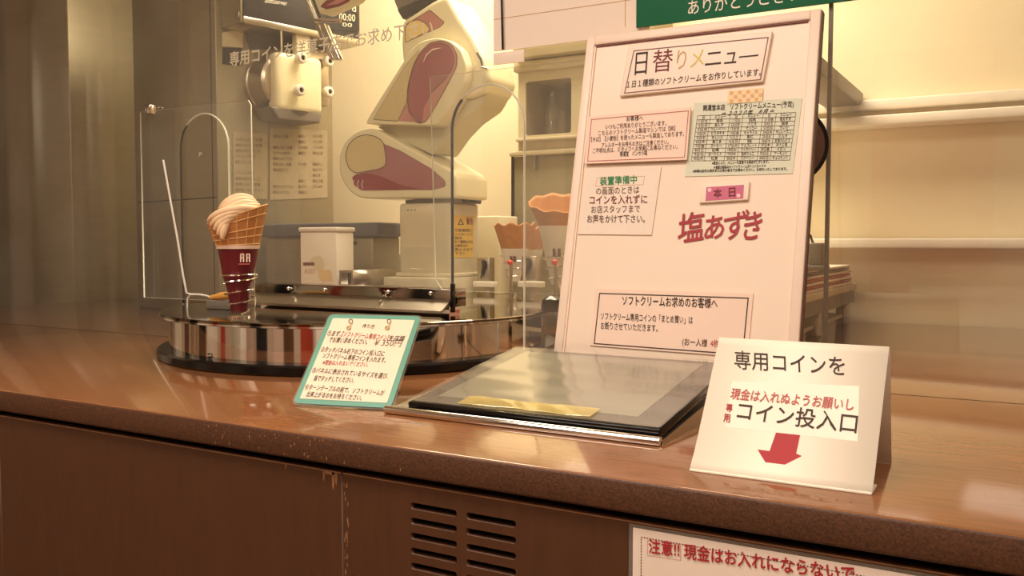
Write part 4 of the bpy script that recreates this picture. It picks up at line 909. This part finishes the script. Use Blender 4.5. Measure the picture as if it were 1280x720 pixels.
for k, m_ in enumerate(tcol):
    lone('serving_tray', box((WX0+.02, 2.0+.006*k, .9725+k*.0085), (WX1-.004-.004*(k % 2), 2.86-.01*k, .9725+k*.0085+.0065), .002), m_, '%s tray, %s of the stack on the side worktop' % ({'terra': 'terracotta', 'paper': 'cream', 'grey_plastic': 'grey', 'paper_white': 'white'}[m_], ['lowest', 'second from the bottom', 'third from the bottom', 'middle one', 'third from the top', 'second from the top', 'topmost'][k]), 'tray', 'trays stacked on the side worktop')
zt2 = .9725+7*.0085-.0015
dv_ = aty(1016, 340, 2.22)
ds = thing('small_dispenser', 'small grey dispenser standing on the stacked trays', 'dispenser', (dv_.x, 2.22, zt2))
obj('dispenser_base', box((dv_.x-.04, 2.18, zt2), (dv_.x+.03, 2.27, zt2+.012), .003), 'grey_plastic', ds); obj('dispenser_body', box((dv_.x-.008, 2.20, zt2+.012), (dv_.x+.025, 2.24, zt2+.065), .004), 'grey_plastic', ds); obj('spout', tube([Vector((dv_.x-.008, 2.22, zt2+.05)), Vector((dv_.x-.022, 2.22, zt2+.045)), Vector((dv_.x-.024, 2.22, zt2+.036))], .006, 8), 'dark_plastic', ds); obj('pump', tube([Vector((dv_.x, 2.22, zt2+.062)), Vector((dv_.x-.008, 2.22, zt2+.085))], .003, 8), 'dark_plastic', ds)
for k, (y_, dep) in enumerate(((128, .05), (150, .1), (298, .08))):
    z = aty(1045, y_, 2.9).z
    lone('wall_shelf', box((-1.0, 2.945-dep, z-.03), (.9, 2.945, z), .004), 'white_paint', ['upper cream wall shelf right of the menu board', 'second cream wall shelf right of the menu board', 'lowest cream wall shelf above the side worktop'][k], 'shelf')
zz = aty(1028, 85, 2.35).z
lone('grey_rail', box((-.56, 2.0, zz-.022), (-.455, 2.944, zz+.022), .004), 'grey_plastic', 'grey overhead rail running to the wall right of the board', 'rail')
# ------------------------------------------------------------------ hall behind the camera (panels, sheets and pillars added to be mirrored in the drum and counter)
def slab(name, lo, hi, mat, label, cat, trim=None):
    t = thing(name, label, cat, ((lo[0]+hi[0])/2, (lo[1]+hi[1])/2, lo[2])); obj('panel', box(lo, hi, .01), mat, t)
    if trim: obj('base_trim', box((lo[0]-.01, lo[1]-.01, 0 if lo[2] < .1 else lo[2]), (hi[0]+.01, hi[1]+.01, lo[2]+.12), .005), trim, t)
    return t
for i, (x0, x1, mt_) in enumerate(((-4.0, -3.3, 'paper_pink'), (-3.1, -2.5, 'dark_plastic'), (-2.2, -1.5, 'paper_pink'), (-.9, -.2, 'terra'), (.0, .5, 'paper_white'), (1.2, 1.9, 'red'), (2.1, 2.9, 'paper_pink'))):
    slab('hall_reflect_panel', (x0, -3.09, .3), (x1, -3.05, 2.3), mt_, ['leftmost pink reflection panel on the hall wall', 'dark reflection panel on the hall wall', 'second pink reflection panel on the hall wall', 'orange reflection panel on the hall wall', 'white reflection panel on the hall wall', 'red reflection panel on the hall wall', 'rightmost pink reflection panel on the hall wall'][i], 'banner')  # unseen coloured panels added for the drum to mirror
slab('hall_reflect_pillar', (-2.9, -1.0, 0), (-2.55, -.65, 2.7), 'white_paint', 'white square pillar added in the hall for reflections', 'pillar', 'dark_plastic')  # pillars added so the polished drum has something to reflect
slab('hall_reflect_pillar', (-1.55, -2.2, 0), (-1.2, -1.85, 2.7), 'wall_brown', 'brown square pillar added in the hall for reflections', 'pillar', 'dark_plastic')
dc = thing('display_case', 'white display case in the hall opposite the counter', 'display case', (.2, -1.9, 0))
obj('case_body', box((-.5, -2.2, 0), (.9, -1.6, .9), .01), 'white_paint', dc); obj('case_top', box((-.52, -2.22, .9), (.92, -1.58, .94), .004), 'wood_top', dc)
for i, (y0, y1, mt_, lb) in enumerate(((1.75, 2.2, 'wall_brown', 'brown panel on the hall side wall beside the machine'), (1.2, 1.72, 'paper_white', 'tall white panel on the hall side wall'), (.72, 1.0, 'dark_plastic', 'narrow black panel on the hall side wall'), (.40, .60, 'steel', 'steel strip panel on the hall side wall'), (.22, .32, 'steel', 'narrow steel reflection strip on the hall side wall'), (-.25, .15, 'black', 'wide black panel on the hall side wall'), (-.95, -.32, 'paper_white', 'wide white panel on the hall side wall'), (-1.5, -1.2, 'terra', 'orange panel on the hall side wall'))):
    slab('hall_reflect_sheet', (-4.095, y0, .1), (-4.06, y1, 2.4), mt_, lb.replace('strip panel', 'strip').replace('panel', 'poster'), 'poster')  # unseen sheets added as light and dark stripes for the drum's reflection
# ceiling lamp housings
for o in [x for x in scene.objects if x.type == 'LIGHT']:
    x, y, z = o.location; sx, sy = o.data.size/2, o.data.size_y/2
    nm = 'ceiling_light'; lb = 'long white ceiling light over the booth' if y > 1 else 'white housing for the added fill lamp far back in the hall' if y < -1 else ('long white ceiling light above the counter front' if x < 0 else 'white ceiling light in the hall')
    t = thing(nm, lb, 'ceiling light', (x, y, z+.004)); obj('housing', box((x-sx-.03, y-sy-.03, z+.004), (x+sx+.03, y+sy+.03, 2.699), .004), 'white_paint', t)
    obj('trim', join([box((x-sx-.03, y-sy-.03, z-.01), (x+sx+.03, y-sy-.005, z+.004)), box((x-sx-.03, y+sy+.005, z-.01), (x+sx+.03, y+sy+.03, z+.004))]), 'white_paint', t)
